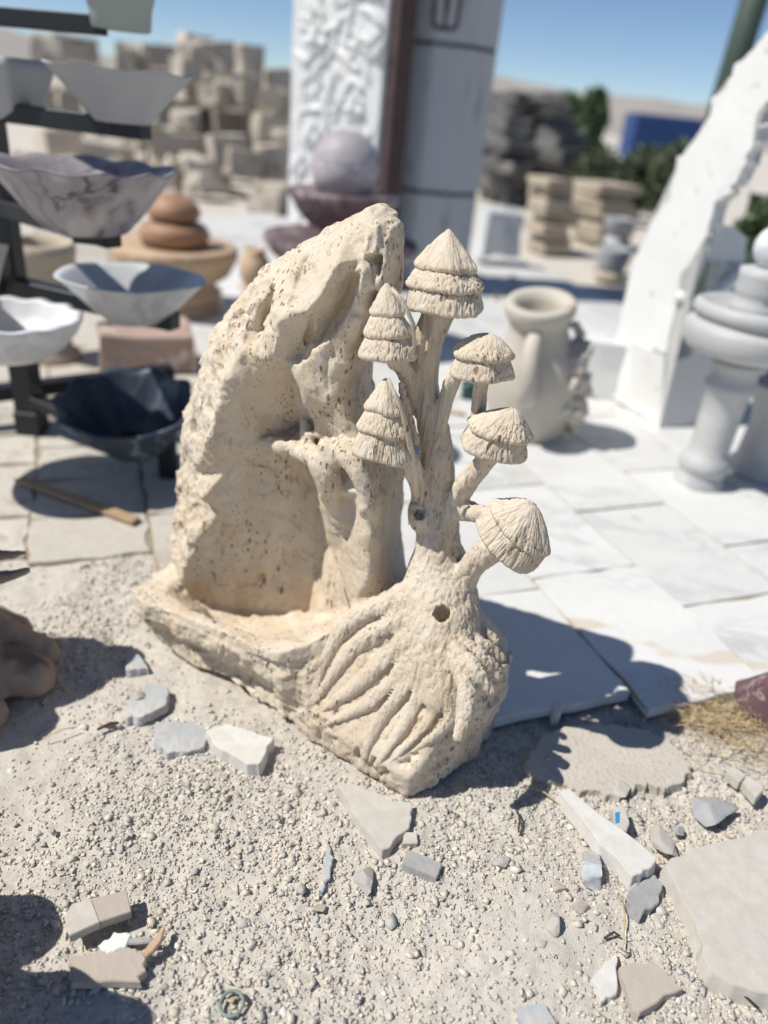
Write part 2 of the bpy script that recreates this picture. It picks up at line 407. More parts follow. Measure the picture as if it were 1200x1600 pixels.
M['greenwhite'] = stone('pale_green_marble', (.66, .69, .64), (.76, .77, .72), 12, .5, .15, .002, 100)
M['pinkstone'] = stone('pink_beige_stone', (.50, .43, .365), (.44, .385, .33), 20, .85, .4, .004, 90, rand=True, dust=.5)
M['chip'] = stone('mixed_stone_chip', (.48, .45, .41), (.39, .375, .355), 20, .9, .5, .003, 130, rand=True, dust=.5)
M['turn'] = stone('turned_grey_marble', (.52, .525, .52), (.44, .45, .455), 5, .5, .12, .002, 70, vein=((.34, .36, .38), 3, .06), dust=.3)
M['violetrock'] = stone('violet_rock', (.115, .062, .068), (.17, .10, .10), 9, .6, .3, .005, 60, vein=((.48, .40, .40), 9, .03))
M['carve'] = stone('brown_carved_stone', (.35, .275, .21), (.28, .235, .195), 9, .75, .25, .004, 60, spot=((.15, .12, .10), 8, .6))
M['vase'] = stone('cream_limestone', (.56, .515, .44), (.50, .455, .385), 5, .8, .2, .004, 60, spot=((.42, .36, .27), 9, .68))
M['metal'] = plain('black_painted_steel', (.012, .015, .018), .45)
M['steel'] = None
M['rust'] = plain('brown_rusted_edge', (.085, .055, .052), .8, var=.4)
M['wood'] = stone('dry_wood', (.46, .33, .20), (.36, .25, .15), 10, .85, .3, .003, 60, stretch=(1, 8, 8))
M['straw'] = plain('dry_straw', (.52, .40, .22), .8, var=.3)
M['bark'] = plain('bark', (.12, .09, .06), .9)
M['blue'] = plain('blue_painted_steel', (.018, .055, .18), .6)
M['rubber'] = plain('grey_green_plastic', (.20, .25, .215), .5)
M['bluepaint'] = plain('blue_paint', (.03, .25, .55), .5)
M['hill'] = stone('dry_hill_soil', (.37, .335, .30), (.31, .29, .265), .03, .95, 0)
M['greenglass'] = plain('dark_green_plastic', (.015, .06, .05), .3)
M['twig'] = plain('dark_twig', (.06, .045, .035), .9)
def steel_mat():
    m = MT('weathered_pale_steel', .6, .4); co = m.co()
    col = m.mix(m.noise(m.co((1, 1, .3)), 3, 6), (.36, .385, .405), (.44, .46, .475))
    r = m.ramp(m.noise(m.co((6, 6, 1.2)), 1.4, 5, .6), [(.60, 0.), (.70, 1.)])
    m.color(m.mix(m.math('MULTIPLY', r, .75), col, (.20, .13, .08))); return m.m
M['steel'] = steel_mat(); M['darkjoint'] = plain('dark_joint_gap', (.09, .09, .095), .8)
def leaf_mat(name, c1, c2):
    m = MT(name, .6, .3); oi = m.n('ShaderNodeNewGeometry')
    m.color(m.mix(oi.outputs['Random Per Island'], c1, c2)); return m.m
M['leafdark'] = leaf_mat('dark_leaves', (.042, .072, .030), (.095, .14, .06))
M['leafolive'] = leaf_mat('olive_leaves', (.06, .085, .045), (.12, .15, .085))
M['leafmid'] = leaf_mat('mid_green_leaves', (.05, .09, .025), (.10, .16, .05))
def ground_mat():
    m = MT('dusty_ground', .95, .15); co = m.co()
    col = m.mix(m.ramp(m.noise(co, 3.5, 7, .6), [(.35, 0.), (.65, 1.)]), (.66, .605, .52), (.55, .51, .45))
    col = m.mix(m.ramp(m.noise(co, 45, 5, .7), [(.42, 0.), (.7, 1.)]), col, (.48, .445, .40))
    col = m.mix(m.math('MULTIPLY', m.ramp(m.vor(co, 120), [(.12, 1.), (.24, 0.)]), .4), col, (.66, .62, .56))
    m.color(col)
    b = m.bump(m.noise(co, 70, 6, .75), .5, .006); m.bump(m.noise(co, 260, 5, .7), .55, .003, b); return m.m
M['ground'] = ground_mat()
def pebble_mat():
    m = MT('gravel_pebbles', .9, .2); a = m.n('ShaderNodeAttribute', attribute_name='tone')
    m.color(m.mix(m.math('MULTIPLY', m.noise(m.co(), 300, 3), .4), a.outputs['Color'], (.5, .47, .42))); m.bump(m.noise(m.co(), 500, 3), .3, .002); return m.m
M['pebble'] = pebble_mat()
# ================================================================== GROUND
def ground_z(X, Y):
    P = np.stack([X, Y, 0 * X], 1); grit = np.clip(.72 + fbm(P * 3.1, 21, 3) * .7 + .5 * np.clip(X + .1, -.5, .5), .2, 1.3); near = np.exp(-np.maximum(np.hypot(X, Y - 1) - 2.2, 0) ** 2 / 2)
    return (fbm(P * 3.1, 3, 3) * .009 + fbm(P * 17, 9, 3) * .0048 + np.abs(fbm(P * 55, 13, 3)) * .0062 * grit - .006) * near
def spaced(lo, hi, h, far):
    a = list(np.arange(lo, hi, h)); g = h; x = hi
    while x < far: a.append(x); g *= 1.25; x += g
    g = h; x = lo
    pre = []
    while x > -far: g *= 1.25; x -= g; pre.append(x)
    return np.array(pre[::-1] + a)
gx = spaced(-1.15, 1.15, .0062, 900); gy = spaced(.42, 1.75, .0062, 900)
XX, YY = np.meshgrid(gx, gy, indexing='ij'); zz = ground_z(XX.ravel(), YY.ravel())
nxg, nyg = len(gx), len(gy); ii = np.arange(nxg * nyg).reshape(nxg, nyg)
GF = np.stack([ii[:-1, :-1], ii[1:, :-1], ii[1:, 1:], ii[:-1, 1:]], -1).reshape(-1, 4)
tag(mesh_obj('ground', np.stack([XX.ravel(), YY.ravel(), zz], 1), GF, M['ground']), kind='structure')
# loose gravel (uncountable)
def gravel(n):
    Vb = np.array([(a, b, c) for a in (-.7, .7) for b in (-.7, .7) for c in (-.7, .7)], float); Fb = np.array([(0, 1, 3, 2), (4, 6, 7, 5), (0, 4, 5, 1), (2, 3, 7, 6), (0, 2, 6, 4), (1, 5, 7, 3)]); nv = 8
    x = rng.uniform(-1.0, 1.15, n * 4); y = .42 + rng.uniform(0, 1, n * 4) ** 1.25 * 1.35
    P = np.stack([x, y, 0 * x], 1); dens = fbm(P * 3.1, 21, 3) * .8 + .62 + .55 * np.clip(x + .1, -.5, .5)
    keep = rng.uniform(0, 1, n * 4) < np.clip(dens, .07, 1)
    x, y = x[keep][:n], y[keep][:n]; m = len(x)
    s = np.exp(rng.normal(math.log(.0019), .5, m)); s = np.clip(s, .0009, .0085)
    z = ground_z(x, y) + s * .25
    sc = s[:, None] * rng.uniform(.6, 1.35, (m, 3)); sc[:, 2] *= .75
    an = rng.uniform(0, 6.28, m)
    V = Vb[None] * rng.uniform(.45, 1.45, (m, nv, 1)) * rng.uniform(.6, 1.3, (m, nv, 3)) * sc[:, None]
    c, s_ = np.cos(an)[:, None], np.sin(an)[:, None]
    V = np.stack([V[..., 0] * c - V[..., 1] * s_ + x[:, None], V[..., 0] * s_ + V[..., 1] * c + y[:, None], V[..., 2] + z[:, None]], -1)
    F = (Fb[None] + (np.arange(m) * nv)[:, None, None]).reshape(-1, 4)
    o = mesh_obj('gravel', V.reshape(-1, 3), F, M['pebble'], smooth=False); tag(o, kind='stuff')
    pal = np.array([(.50, .475, .43), (.57, .525, .455), (.44, .43, .405), (.52, .475, .41), (.35, .35, .345), (.66, .63, .58), (.52, .45, .385), (.46, .465, .46)])
    col = pal[rng.choice(len(pal), m, p=[.24, .22, .14, .16, .06, .07, .06, .05])] * rng.uniform(.85, 1.15, (m, 1))
    at = o.data.attributes.new('tone', 'FLOAT_COLOR', 'POINT')
    col = np.clip(col * np.array([1.14, 1.12, 1.08]), 0, .8); at.data.foreach_set('color', np.repeat(np.concatenate([col, np.ones((m, 1))], 1), nv, axis=0).ravel().astype(np.float32))
    tag(o, 'loose grey and beige gravel strewn over the dusty ground', 'gravel')
gravel(85000)
# ================================================================== PAVEMENT
TN = np.array([.925, .379]); TT = np.array([.379, -.925])
def tw(n, t, z=.03): p = TN * n + TT * t; return (p[0], p[1], z)
pav = empty('marble_pavement'); tag(pav, kind='structure')
strips = [(-2.9, -2.18), (-2.18, -1.82), (-1.82, -1.46), (-1.46, -1.1), (-1.1, -.70), (-.70, -.46), (-.46, -.25), (-.25, .07), (.07, .41), (.41, .705), (.705, 1.062), (1.062, 1.418), (1.418, 1.782), (1.782, 2.14), (2.14, 2.5), (2.5, 2.86), (2.86, 3.22), (3.22, 3.6)]
front = {-.70: -1.9, -.46: -1.86, -.25: -1.82, .07: -1.50, .41: -1.22, .705: -.985, 1.062: -.925, 1.418: -.70, 1.782: -.6}
cross = {.705: -1.407, 1.062: -1.453, 1.418: -1.245, 1.782: -1.491, -.25: -2.06, .07: -2.0, .41: -1.75, -.7: -2.3}
bedpoly = []
k = 0
for a, b in strips:
    f = front.get(a, -2.0 if a < 0 else -.6); c = cross.get(a, f - random.uniform(.2, .54)); cuts = [f, c]
    while cuts[-1] > -7.5: cuts.append(cuts[-1] - ((.537 if a > .3 else random.uniform(.22, .4)) if cuts[-1] > -3.4 else 1.1))
    for j, (t0, t1) in enumerate(zip(cuts[:-1], cuts[1:])):
        k += 1; old = a < .3; g_ = .005 if old else .0038
        dz = random.uniform(-.0015, .0015) - (.016 if a < .07 else 0)
        q = [tw(a + g_, t0 - g_, .03 + dz), tw(b - g_, t0 - g_, .03 + dz), tw(b - g_, t1 + g_, .03 + dz), tw(a + g_, t1 + g_, .03 + dz)]
        if j == 0 or old: q = ragged([np.array(p) for p in q], 5, .007 if old else .004, k)
        slab_obj('tile', q, .028, M['oldtile'] if old else M['tile'], pav, .0015)
# mortar bed below the tiles
bed = []
for a, b in strips: bed.append((a, b, front.get(a, -2.0 if a < 0 else -.6)))
bm = bmesh.new()
for a, b, f in bed:
    zb0 = .024 if a >= .07 else .009; vs = [bm.verts.new(tw(a, f - .012, zb0)), bm.verts.new(tw(b, f - .012, zb0)), bm.verts.new(tw(b, -7.4, zb0)), bm.verts.new(tw(a, -7.4, zb0))]; bm.faces.new(vs)
bm_obj('mortar_bed', bm, stone('dirty_mortar', (.36, .29, .21), (.30, .25, .19), 8, .95, .3), pav)
# ================================================================== THE FOUNTAIN
AN = math.radians(28.4); UU = np.array([math.cos(AN), -math.sin(AN), 0]); VV = np.array([math.sin(AN), math.cos(AN), 0]); OO = np.array([.087, .973, 0])
def L(px, py, v):
    p = APL(px, py, OO + VV * v, VV) - OO; return (float(p @ UU), v, float(p[2]))
fount = empty('carved_fountain', tuple(OO), -AN)
tag(fount, 'tall cream travertine wall fountain carved with a basin and a tree of tiered mushroom caps', 'fountain')
# --- body: control points (px, py, depth, roughness)
CT = [
 # outer silhouette, left to peak
 (255,905,.15,1),(268,850,.16,1),(275,790,.18,1),(272,730,.19,1),(282,650,.2,1),(300,590,.2,1),(318,545,.2,1),(335,500,.2,1),(368,465,.2,.8),(382,445,.2,.8),(400,425,.19,.7),(440,400,.19,.5),(500,365,.19,.4),(545,340,.19,.4),(575,322,.19,.4),(605,318,.21,.4),
 # crest of the rough rim
 (380,548,.105,.7),(352,588,.1,.9),(340,640,.095,1),(322,700,.09,1),(314,780,.09,1),(302,850,.1,1),(284,905,.1,.7),
 (330,560,.15,1),(310,640,.145,1),(298,740,.14,1),(290,820,.135,1),(360,520,.14,1),
 # crest of the upper left face
 (576,352,.135,.3),(573,375,.12,.3),(562,396,.105,.3),(526,414,.09,.2),(512,440,.085,.2),(500,464,.083,.2),(478,488,.086,.3),(456,490,.092,.4),(440,500,.092,.5),(432,530,.095,.6),(420,562,.1,.6),
 (540,372,.15,.3),(480,408,.145,.3),(440,438,.14,.5),(408,470,.15,.6),(455,462,.118,.4),(505,415,.125,.3),(400,520,.12,.8),
 # recess below the crest: its left wall falls away to the right
 (566,404,.135,.1),(545,425,.122,0),(558,430,.15,.0),(525,465,.118,0),(549,462,.155,0),(492,500,.115,0),(512,500,.138,0),(530,500,.162,0),(460,530,.122,0),(486,530,.142,0),(512,528,.16,0),(444,562,.12,.1),(474,554,.146,0),
 (398,588,.12,.3),(432,592,.15,0),(463,590,.178,0),(372,606,.112,.3),(400,640,.146,0),(370,645,.12,.1),(435,640,.176,0),(470,634,.202,0),(362,690,.122,0),(400,690,.155,0),(435,690,.186,0),(470,680,.212,0),
 # edge of the right hand block
 (572,395,.118,.2),(566,425,.115,.2),(558,460,.112,.2),(540,495,.112,.1),(524,522,.112,.1),(492,546,.112,.1),(468,572,.115,.1),(472,610,.118,.1),(476,632,.13,.1),(490,640,.14,.1),
 (580,345,.18,.4),(600,360,.17,.4),(592,400,.14,.4),(586,450,.138,.3),(562,530,.135,.1),(540,545,.122,.1),(545,590,.13,0),(560,640,.142,0),(520,640,.135,0),(500,600,.122,.1),(578,610,.165,.2),(574,565,.16,.2),(576,500,.142,.1),(548,480,.122,.1),
 (610,340,.2,.5),(614,400,.195,.5),(610,450,.195,.4),(596,520,.2,.3),
 # niche and ledge zone
 (470,665,.24,0),(500,670,.2,.2),(520,680,.16,.3),(550,690,.15,.2),(580,680,.15,.2),
 # panel below the ledge
 (348,740,.120,0),(390,740,.161,0),(430,740,.20,0),(480,745,.249,0),(342,800,.120,0),(390,800,.167,0),(440,800,.216,0),(500,800,.268,0),(333,860,.133,0),(385,860,.184,0),(440,860,.232,0),(500,860,.27,0),
 (318,910,.134,0),(370,910,.185,0),(430,910,.234,0),(490,910,.262,0),(310,960,.15,0),(370,960,.195,0),(430,965,.232,0),(476,965,.25,0),
 # right hand wall of the basin and the column
 (513,850,.25,0),(532,860,.19,0),(562,838,.14,.1),(580,850,.135,.3),(575,900,.14,.3),(535,905,.185,0),(505,945,.235,0),(548,950,.175,0),
 (507,757,.148,.1),(510,790,.158,.1),(513,822,.18,.1),(525,770,.15,0),(528,802,.16,0),(543,738,.165,0),(547,780,.172,0),(545,812,.17,0),(561,770,.14,.2),(567,800,.14,.2),(585,740,.135,.3),(588,790,.135,.3),(584,690,.14,.2),(600,850,.15,.3),(605,910,.16,.2)]
Pc = [(L(a, b, v), r) for a, b, v, r in CT]
pts = [(p[0], p[2]) for p, r in Pc]; vals = [(p[1], r) for p, r in Pc]
# guard points outside the outline
for (x, z, v) in [(-.95, -.05, .17), (-.95, .5, .22), (-.85, 1.15, .26), (-.2, 1.15, .26), (.1, 1.15, .26), (.1, .6, .26), (.1, .3, .24), (.1, -.05, .2), (-.3, -.05, .2)]: pts.append((x, z)); vals.append((v, .6))
HS = .0037
bd = Field((-.86, -.085, -.03), (.15, .385, 1.06), HS)
au, av, az = bd.ax
hf2 = tri_interp(pts, vals, au, az, (.25, .5)); hf = blur2(hf2[..., 0], 1); rf = blur2(hf2[..., 1], 6)
gu, gz = np.gradient(hf, HS); hsc = 1 / np.sqrt(1 + np.clip(gu ** 2 + gz ** 2, 0, 9))
SH = .22
def up(p): return (p[0] + SH * (p[1] - .13), p[2])
left = [(250,930,.15),(255,905,.15),(268,850,.16),(275,790,.18),(272,730,.19),(282,650,.2),(300,590,.2),(318,545,.2),(335,500,.2),(368,465,.2),(382,445,.2),(400,425,.19),(440,398,.19),(500,363,.19),(545,337,.19),(575,320,.2)]
right = [(600,318,.22),(625,328,.235),(636,350,.245),(636,400,.25),(634,440,.255),(624,480,.262),(600,530,.272),(584,562,.278),(584,590,.28),(592,620,.285),(606,650,.29),(625,690,.30),(633,730,.305),(629,780,.31),(627,830,.315),(632,870,.32),(645,925,.32),(660,1000,.32)]
poly = [up(L(*p)) for p in left + right]; poly = poly + [(poly[-1][0], -.03), (-.66, -.03)]
Ug, Zg = np.meshgrid(au, az, indexing='ij')
f = bd.f
for j, v in enumerate(av):
    ps = poly_sdf(Ug + SH * (v - .13), Zg, poly) if j % 3 == 0 else ps   # outline, lightly sheared with depth
    f1 = (hf - v) * hsc
    f[:, j, :] = smax(smax(f1, ps, .03), (v - .335 + .085 * np.clip((az - .45) / .5, 0, 1))[None, :], .03)
# --- base with its basin
def SLOPE(z): return max(0., (z - .06)) * .52
plan = [(-.755,.11),(-.735,.03),(-.64,-.02),(-.52,-.045),(-.42,-.04),(-.28,-.018),(-.12,-.004),(.015,-.004),(.032,.03),(.056,.09),(.080,.17),(.078,.25),(.05,.335),(-.68,.335),(-.76,.25)]
Up, Vp = np.meshgrid(au, av, indexing='ij')
pp = poly_sdf(Up, Vp, plan)
T = [(-.76,.10,.135),(-.72,.02,.152),(-.66,-.03,.163),(-.55,-.06,.174),(-.45,-.06,.184),(-.35,-.04,.194),(-.24,-.03,.222),
     (-.69,.10,.145),(-.665,.055,.158),(-.56,.028,.170),(-.46,.033,.178),(-.36,.04,.184),(-.27,.05,.212),
     (-.62,.14,.085),(-.52,.10,.075),(-.44,.11,.105),(-.42,.2,.085),(-.6,.3,.07),(-.34,.12,.15),(-.30,.2,.17),(-.33,.3,.15),
     (-.25,.12,.235),(-.2,.2,.30),(-.15,.1,.275),(-.16,.0,.235),(-.08,.03,.262),(-.05,.15,.315),(0,.1,.30),(.01,.0,.225),(.06,.06,.25),(.09,.15,.245),(.1,.25,.20),(.1,.34,.15),(-.1,.34,.3),(-.7,.34,.14),(-.85,-.1,.12),(-.3,-.1,.19),(.15,-.1,.2),(.16,.4,.2),(-.85,.4,.12)]
zt = blur2(tri_interp([(a, b) for a, b, c in T], [c for a, b, c in T], au, av, (.2,))[..., 0], 2)
zt += (fbm(np.stack([Up.ravel() * 14, Vp.ravel() * 14, 0 * Up.ravel()], 1), 31, 3) * .003).reshape(Up.shape)
gu2, gv2 = np.gradient(zt, HS); zsc = 1 / np.sqrt(1 + np.clip(gu2 ** 2 + gv2 ** 2, 0, 6))
under = np.clip((-.2 - Up) / .15, 0, 1) * np.exp(-((Up + .46) / .22) ** 2)   # undercut on the left
for kz, z in enumerate(az):
    tap = .055 * max(0, (.12 - z) / .12) ** 1.2 + .012 * max(0, (z - .12) / .12)
    und = under * .038 * math.exp(-((z - .055) / .045) ** 2)
    lean = SLOPE(z) * np.clip((Up + .30) / .08, 0, 1) * np.clip((.10 - Vp) / .08 + 1, 0, 1)
    b_ = smax(np.maximum(pp, 0) + np.minimum(pp, 0) if False else smax(pp, (lean - Vp + .001 * np.clip((z - .03) / .05, 0, 1)), .01) + tap * (.35 + .65 * np.clip((-.1 - Up) / .2, 0, 1)) * (.6) + und, (z - zt) * zsc, .005)
    b_ = np.maximum(b_, -(z - .004 - .05 * np.clip((-.58 - Up) / .15, 0, 1) - .008 * np.clip((-.15 - Up) / .3, 0, 1)))
    f[:, :, kz] = smin(f[:, :, kz], b_, .014)
bd.f = f
def SV(px, py, off=0.):
    for v in np.arange(.04, .33, .002):
        p = L(px, py, v); a = int((p[0] - au[0]) / HS); b = int((p[2] - az[0]) / HS)
        if 0 <= a < len(au) and 0 <= b < len(az) and hf[a, b] <= v: break
    return L(px, py, v + off)
# ledge with its dripping strands
def LP(a): return [L(*p) for p in a]
bd.path(LP([(406,690,.160),(426,695,.168),(450,701,.172),(480,709,.165),(505,716,.145),(535,712,.14),(560,705,.145)]), [.005,.008,.011,.014,.018,.018,.016], .010)
for a, r in (((424,690,.166),.010),((440,694,.17),.012),((460,698,.168),.012),((484,703,.158),.015),((512,700,.14),.02),((535,700,.145),.02)): bd.cone(L(*a), L(*a), r, r, .008)
bd.path(LP([(500,722,.132),(512,745,.135),(516,770,.15),(522,800,.17),(535,815,.17)]), [.02,.02,.016,.012,.008], .012)
bd.path(LP([(535,708,.128),(554,725,.124),(566,755,.124),(571,785,.126),(572,805,.13)]), [.016,.013,.011,.009,.006], .012)
for a in ((478,660,.2),(484,680,.175),(500,660,.18),(506,690,.15),(480,672,.19)): bd.cone(L(*a), L(*(a[0], a[1] + 16, a[2])), .010, .012, .009)
bd.path(LP([(497,655,.15),(498,670,.16),(502,690,.16)]), [.004,.008,.01], .01, carve=True)
# eroded hole and cracks in the upper left face
bd.path([SV(428,448,.004), SV(421,475,.006), SV(410,505,.008), SV(399,532,.006)], [.006,.017,.021,.012], .006, carve=True)
bd.path([SV(412,470,.002), SV(397,505,.006), SV(388,528,.006)], [.004,.013,.012], .006, carve=True)
bd.path([SV(424,470,.02), SV(412,500,.03), SV(402,522,.02)], [.006,.012,.008], .006, carve=True)
def crack(a, r): bd.path(LP(a) if len(a[0]) == 3 else [SV(x, y, .003) for x, y in a], [r * .6] + [r] * (len(a) - 2) + [r * .4], .002, carve=True)
crack([(479,400),(472,420),(466,438),(461,456)], .0062); crack([(459,462),(455,470),(452,478)], .0055)
crack([(489,490),(486,508),(482,522),(478,538)], .006)
crack([(583,332),(581,350),(583,372),(578,386),(570,398)], .0085); crack([(350,440),(346,452),(340,462)], .005); crack([(515,395),(510,410),(506,418)], .004); crack([(318,620),(316,640),(314,660)], .005)
crack([(250,990,-.03),(240,1005,-.03),(228,1012,-.02)], .008); crack([(300,1030,-.055),(306,1015,-.05),(312,1000,-.05)], .006)
for a, r in (((605,395,SV(605,395)[1]),.012),((600,375,SV(600,375)[1]),.008),((612,372,SV(612,372)[1]),.009),((604,420,SV(604,420)[1]),.007),((568,792,.12),.006),((420,760,.24),.009),((425,800,.24),.008),((466,920,.225),.009),((340,780,.19),.008),((447,935,.215),.007)): bd.cone(L(*a), L(a[0] + 3, a[1] + 12, a[2]), r * .7, r * .5, .004, carve=True)
Vb, Fb = bd.mesh()
# --- surface roughness
nb = normals(Vb, Fb); iu = np.clip(((Vb[:, 0] - au[0]) / HS).astype(int), 0, len(au) - 1); iz = np.clip(((Vb[:, 2] - az[0]) / HS).astype(int), 0, len(az) - 1)
rm = rf[iu, iz].copy(); lowz = Vb[:, 2] < .16 + .05 * np.clip((Vb[:, 0] + .4) / .3, 0, 1)
rm = np.where(lowz & (nb[:, 1] < .2) & (Vb[:, 1] < .06), np.where(Vb[:, 0] < -.2, .75, .5), rm); rm = np.where(Vb[:, 0] > .03, .9, rm)
rm = np.where((nb[:, 2] > .6) & (Vb[:, 2] < .36), .2, rm); fac = np.clip(fbm(Vb * 24, 45, 2), -.35, .35)
big = fbm(Vb * 13, 41, 3); rid = 1 - np.abs(fbm(Vb * 30, 51, 3)) * 1.6
dsp = rm * (big * .0055 + fac * .006 + rid * .0025 + fbm(Vb * 85, 61, 3) * .0026) + (1 - rm) * (fbm(Vb * 22, 71, 3) * .0018 + fbm(Vb * [110, 110, 40], 75, 2) * .0008)
from mathutils.kdtree import KDTree
def facets(V_, cell, seed):
    r = np.random.default_rng(seed); lo, hi = V_.min(0), V_.max(0); n = int(np.prod((hi - lo) / cell)); S_ = r.uniform(lo, hi, (n, 3)); kd = KDTree(n)
    for i, p in enumerate(S_): kd.insert(p, i)
    kd.balance(); N_ = r.normal(size=(n, 3)); W_ = V_ + np.stack([fbm(V_ * 30, seed + q, 2) for q in range(3)], 1) * cell * .12
    idx = np.array([kd.find(p)[1] for p in W_]); return np.einsum('ij,ij->i', V_ - S_[idx], N_[idx])
dsp += rm ** 1.3 * (np.clip(facets(Vb, .06, 3), -.035, .035) * .15 + np.clip(facets(Vb, .024, 4), -.012, .012) * .10) + (1 - rm) * np.clip(facets(Vb, .07, 5), -.03, .03) * .045
pk = fbm(Vb * [75, 75, 22], 81, 2); pm = np.clip(fbm(Vb * 7, 83, 2) + .35, 0, 1); dsp -= np.clip(pk - .46, 0, 1) * .024 * pm
Vb = Vb + nb * dsp[:, None]
mesh_obj('rock_body', Vb, Fb, M['trav'], fount)
# --- tree
tr = Field((-.40, -.035, .0), (.15, .33, .93), .003)
def rad(px, p): return px * depth(OO + UU * p[0] + VV * p[1] + np.array([0, 0, p[2]])) / FPX
DV = .09
def tpath(a, k=.018, n=5):
    P = [L(x, y, v + DV * min(1, max(0, (1010 - y) / 80))) for x, y, v, r in a]; R = [rad(q[3], p) for q, p in zip(a, P)]; tr.path(P, R, k, n=n)
tpath([(688,955,.13,42),(686,912,.115,39),(685,862,.122,33),(684,800,.13,28),(682,740,.13,25),(681,690,.13,22),(670,640,.13,20),(660,590,.125,20),(666,540,.125,21),(681,500,.12,21),(692,470,.12,22)], .010)
tpath([(612,548,.045,16),(626,570,.065,12),(640,598,.095,11),(655,640,.125,12)], .008)
tpath([(606,700,.035,12),(636,716,.055,12),(649,745,.085,10),(658,790,.12,10),(668,830,.125,12)], .014)
tpath([(648,690,.09,8),(640,660,.08,6),(626,600,.05,4)], .008)
tpath([(712,586,.11,9),(703,606,.12,10),(694,636,.122,11),(684,668,.125,11)], .006)
tpath([(754,582,.12,9),(750,615,.125,8),(746,650,.125,8),(744,680,.12,8)], .008)
tpath([(776,690,.1,18),(756,722,.105,14),(732,752,.11,14),(712,782,.12,14),(694,820,.125,14)], .008)
tpath([(786,846,.095,18),(762,862,.1,16),(740,882,.105,15),(722,912,.115,17),(706,955,.12,22)], .014)
tpath([(702,786,.125,12),(718,796,.125,11),(738,800,.115,11),(775,808,.1,11)], .012)
tpath([(652,790,.105,9),(656,805,.1,16),(658,822,.11,9)], .01)
def LS(px, py, off=0.):
    lo, hi = -.05, .4
    for _ in range(30):
        m = (lo + hi) / 2
        if SLOPE(L(px, py, m)[2]) + off > m: lo = m
        else: hi = m
    return L(px, py, lo)
FLP = [(686,880,.062,34),(687,920,.050,40),(688,955,.040,43),(690,990,.036,44),(691,1025,.030,38),(692,1060,.022,28),(688,1095,.012,16)]
FLQ = [LS(x, y, o_) for x, y, o_, q in FLP]; tr.path(FLQ, [rad(q[3], p) for q, p in zip(FLP, FLQ)], .03)
RT = []
for r in ([(652,930,26),(606,945,19),(560,964,14),(524,1000,11),(502,1050,8),(486,1098,4)],
          [(656,955,26),(606,978,19),(560,1008,14),(522,1052,10),(490,1100,4)],
          [(660,980,26),(612,1022,19),(564,1066,14),(505,1110,4)],
          [(668,1000,26),(630,1048,19),(580,1096,12),(514,1130,4)],
          [(676,1012,26),(640,1066,18),(602,1112,13),(579,1155,8),(570,1188,3)],
          [(686,1016,25),(660,1078,17),(634,1130,12),(602,1178,7),(586,1200,3)],
          [(696,1018,24),(684,1090,16),(664,1136,11),(628,1172,7),(592,1207,3)],
          [(706,1018,24),(708,1086,16),(702,1122,11),(672,1152,8),(640,1174,4)]):
    RT.append([(x, y) for x, y, q in r]); P = [LS(x, y, .0 + .00045 * q + (.004 if q < 6 else 0)) for x, y, q in r]; r = list(r)
    if r[0][0] > 650: P = [L(682 + .6 * (r[0][0] - 685), 945, .172)] + P; r = [(0, 0, 20)] + r
    tr.path(P, [rad(q[2], p) for q, p in zip(r, P)], .008)
for r in ([(712,1030,.09,14),(728,1072,.065,15),(726,1116,.04,14),(716,1150,.02,9)],
          [(714,1015,.1,13),(742,1046,.085,12),(766,1078,.09,10)],[(716,1000,.115,12),(750,1024,.12,11),(778,1054,.135,10)],[(718,988,.13,11),(752,1004,.15,10),(782,1026,.175,9)],[(720,975,.14,9),(752,986,.17,8),(774,1000,.19,7)]):
    tpath(r, .003)
for A_, B_ in zip(RT[:-1], RT[1:]):
    a_ = smooth_profile(A_, 6); b_ = smooth_profile(B_, 6); ts = np.linspace(.14, .9, 9); G_ = []
    for t in ts:
        pa = [np.interp(t, np.linspace(0, 1, len(a_)), a_[:, i]) for i in (0, 1)]; pb = [np.interp(t, np.linspace(0, 1, len(b_)), b_[:, i]) for i in (0, 1)]
        G_.append(LS((pa[0] + pb[0]) / 2, (pa[1] + pb[1]) / 2, -.007 + .006 * t))
    tr.path(G_, [.003, .005, .006, .0065, .0065, .006, .005, .0035, .002], .003, carve=True, n=3)
hk = LS(690, 960, -.03); hk2 = LS(690, 960, -.013); tr.path([hk, hk2], [rad(13, L(690, 960, .08))] * 2, .004, carve=True, n=2)
tr.path([L(655, 803, .155), L(655, 803, .18)], [rad(9, L(655, 803, .08))] * 2, .005, carve=True, n=2)
for a in ([(684,702,.195),(692,695,.198),(700,690,.203)], [(700,768,.198),(705,756,.2),(710,746,.205)]): tr.path(LP(a), [.002, .005, .002], .003, carve=True)
Vt, Ft = tr.mesh(); ntv = normals(Vt, Ft)
bk = fbm(Vt * [95, 95, 9], 91, 3); bk2 = np.abs(vn(Vt * [150, 150, 12], 95)); fade = np.clip((Vt[:, 2] - .12) / .14, .2, 1)
Vt = Vt + ntv * ((bk * .0022 - np.clip(.24 - bk2, 0, 1) * .013) * fade + fbm(Vt * 60, 97, 2) * .0006)[:, None]
mesh_obj('tree_trunk', Vt, Ft, M['trunk'], fount)
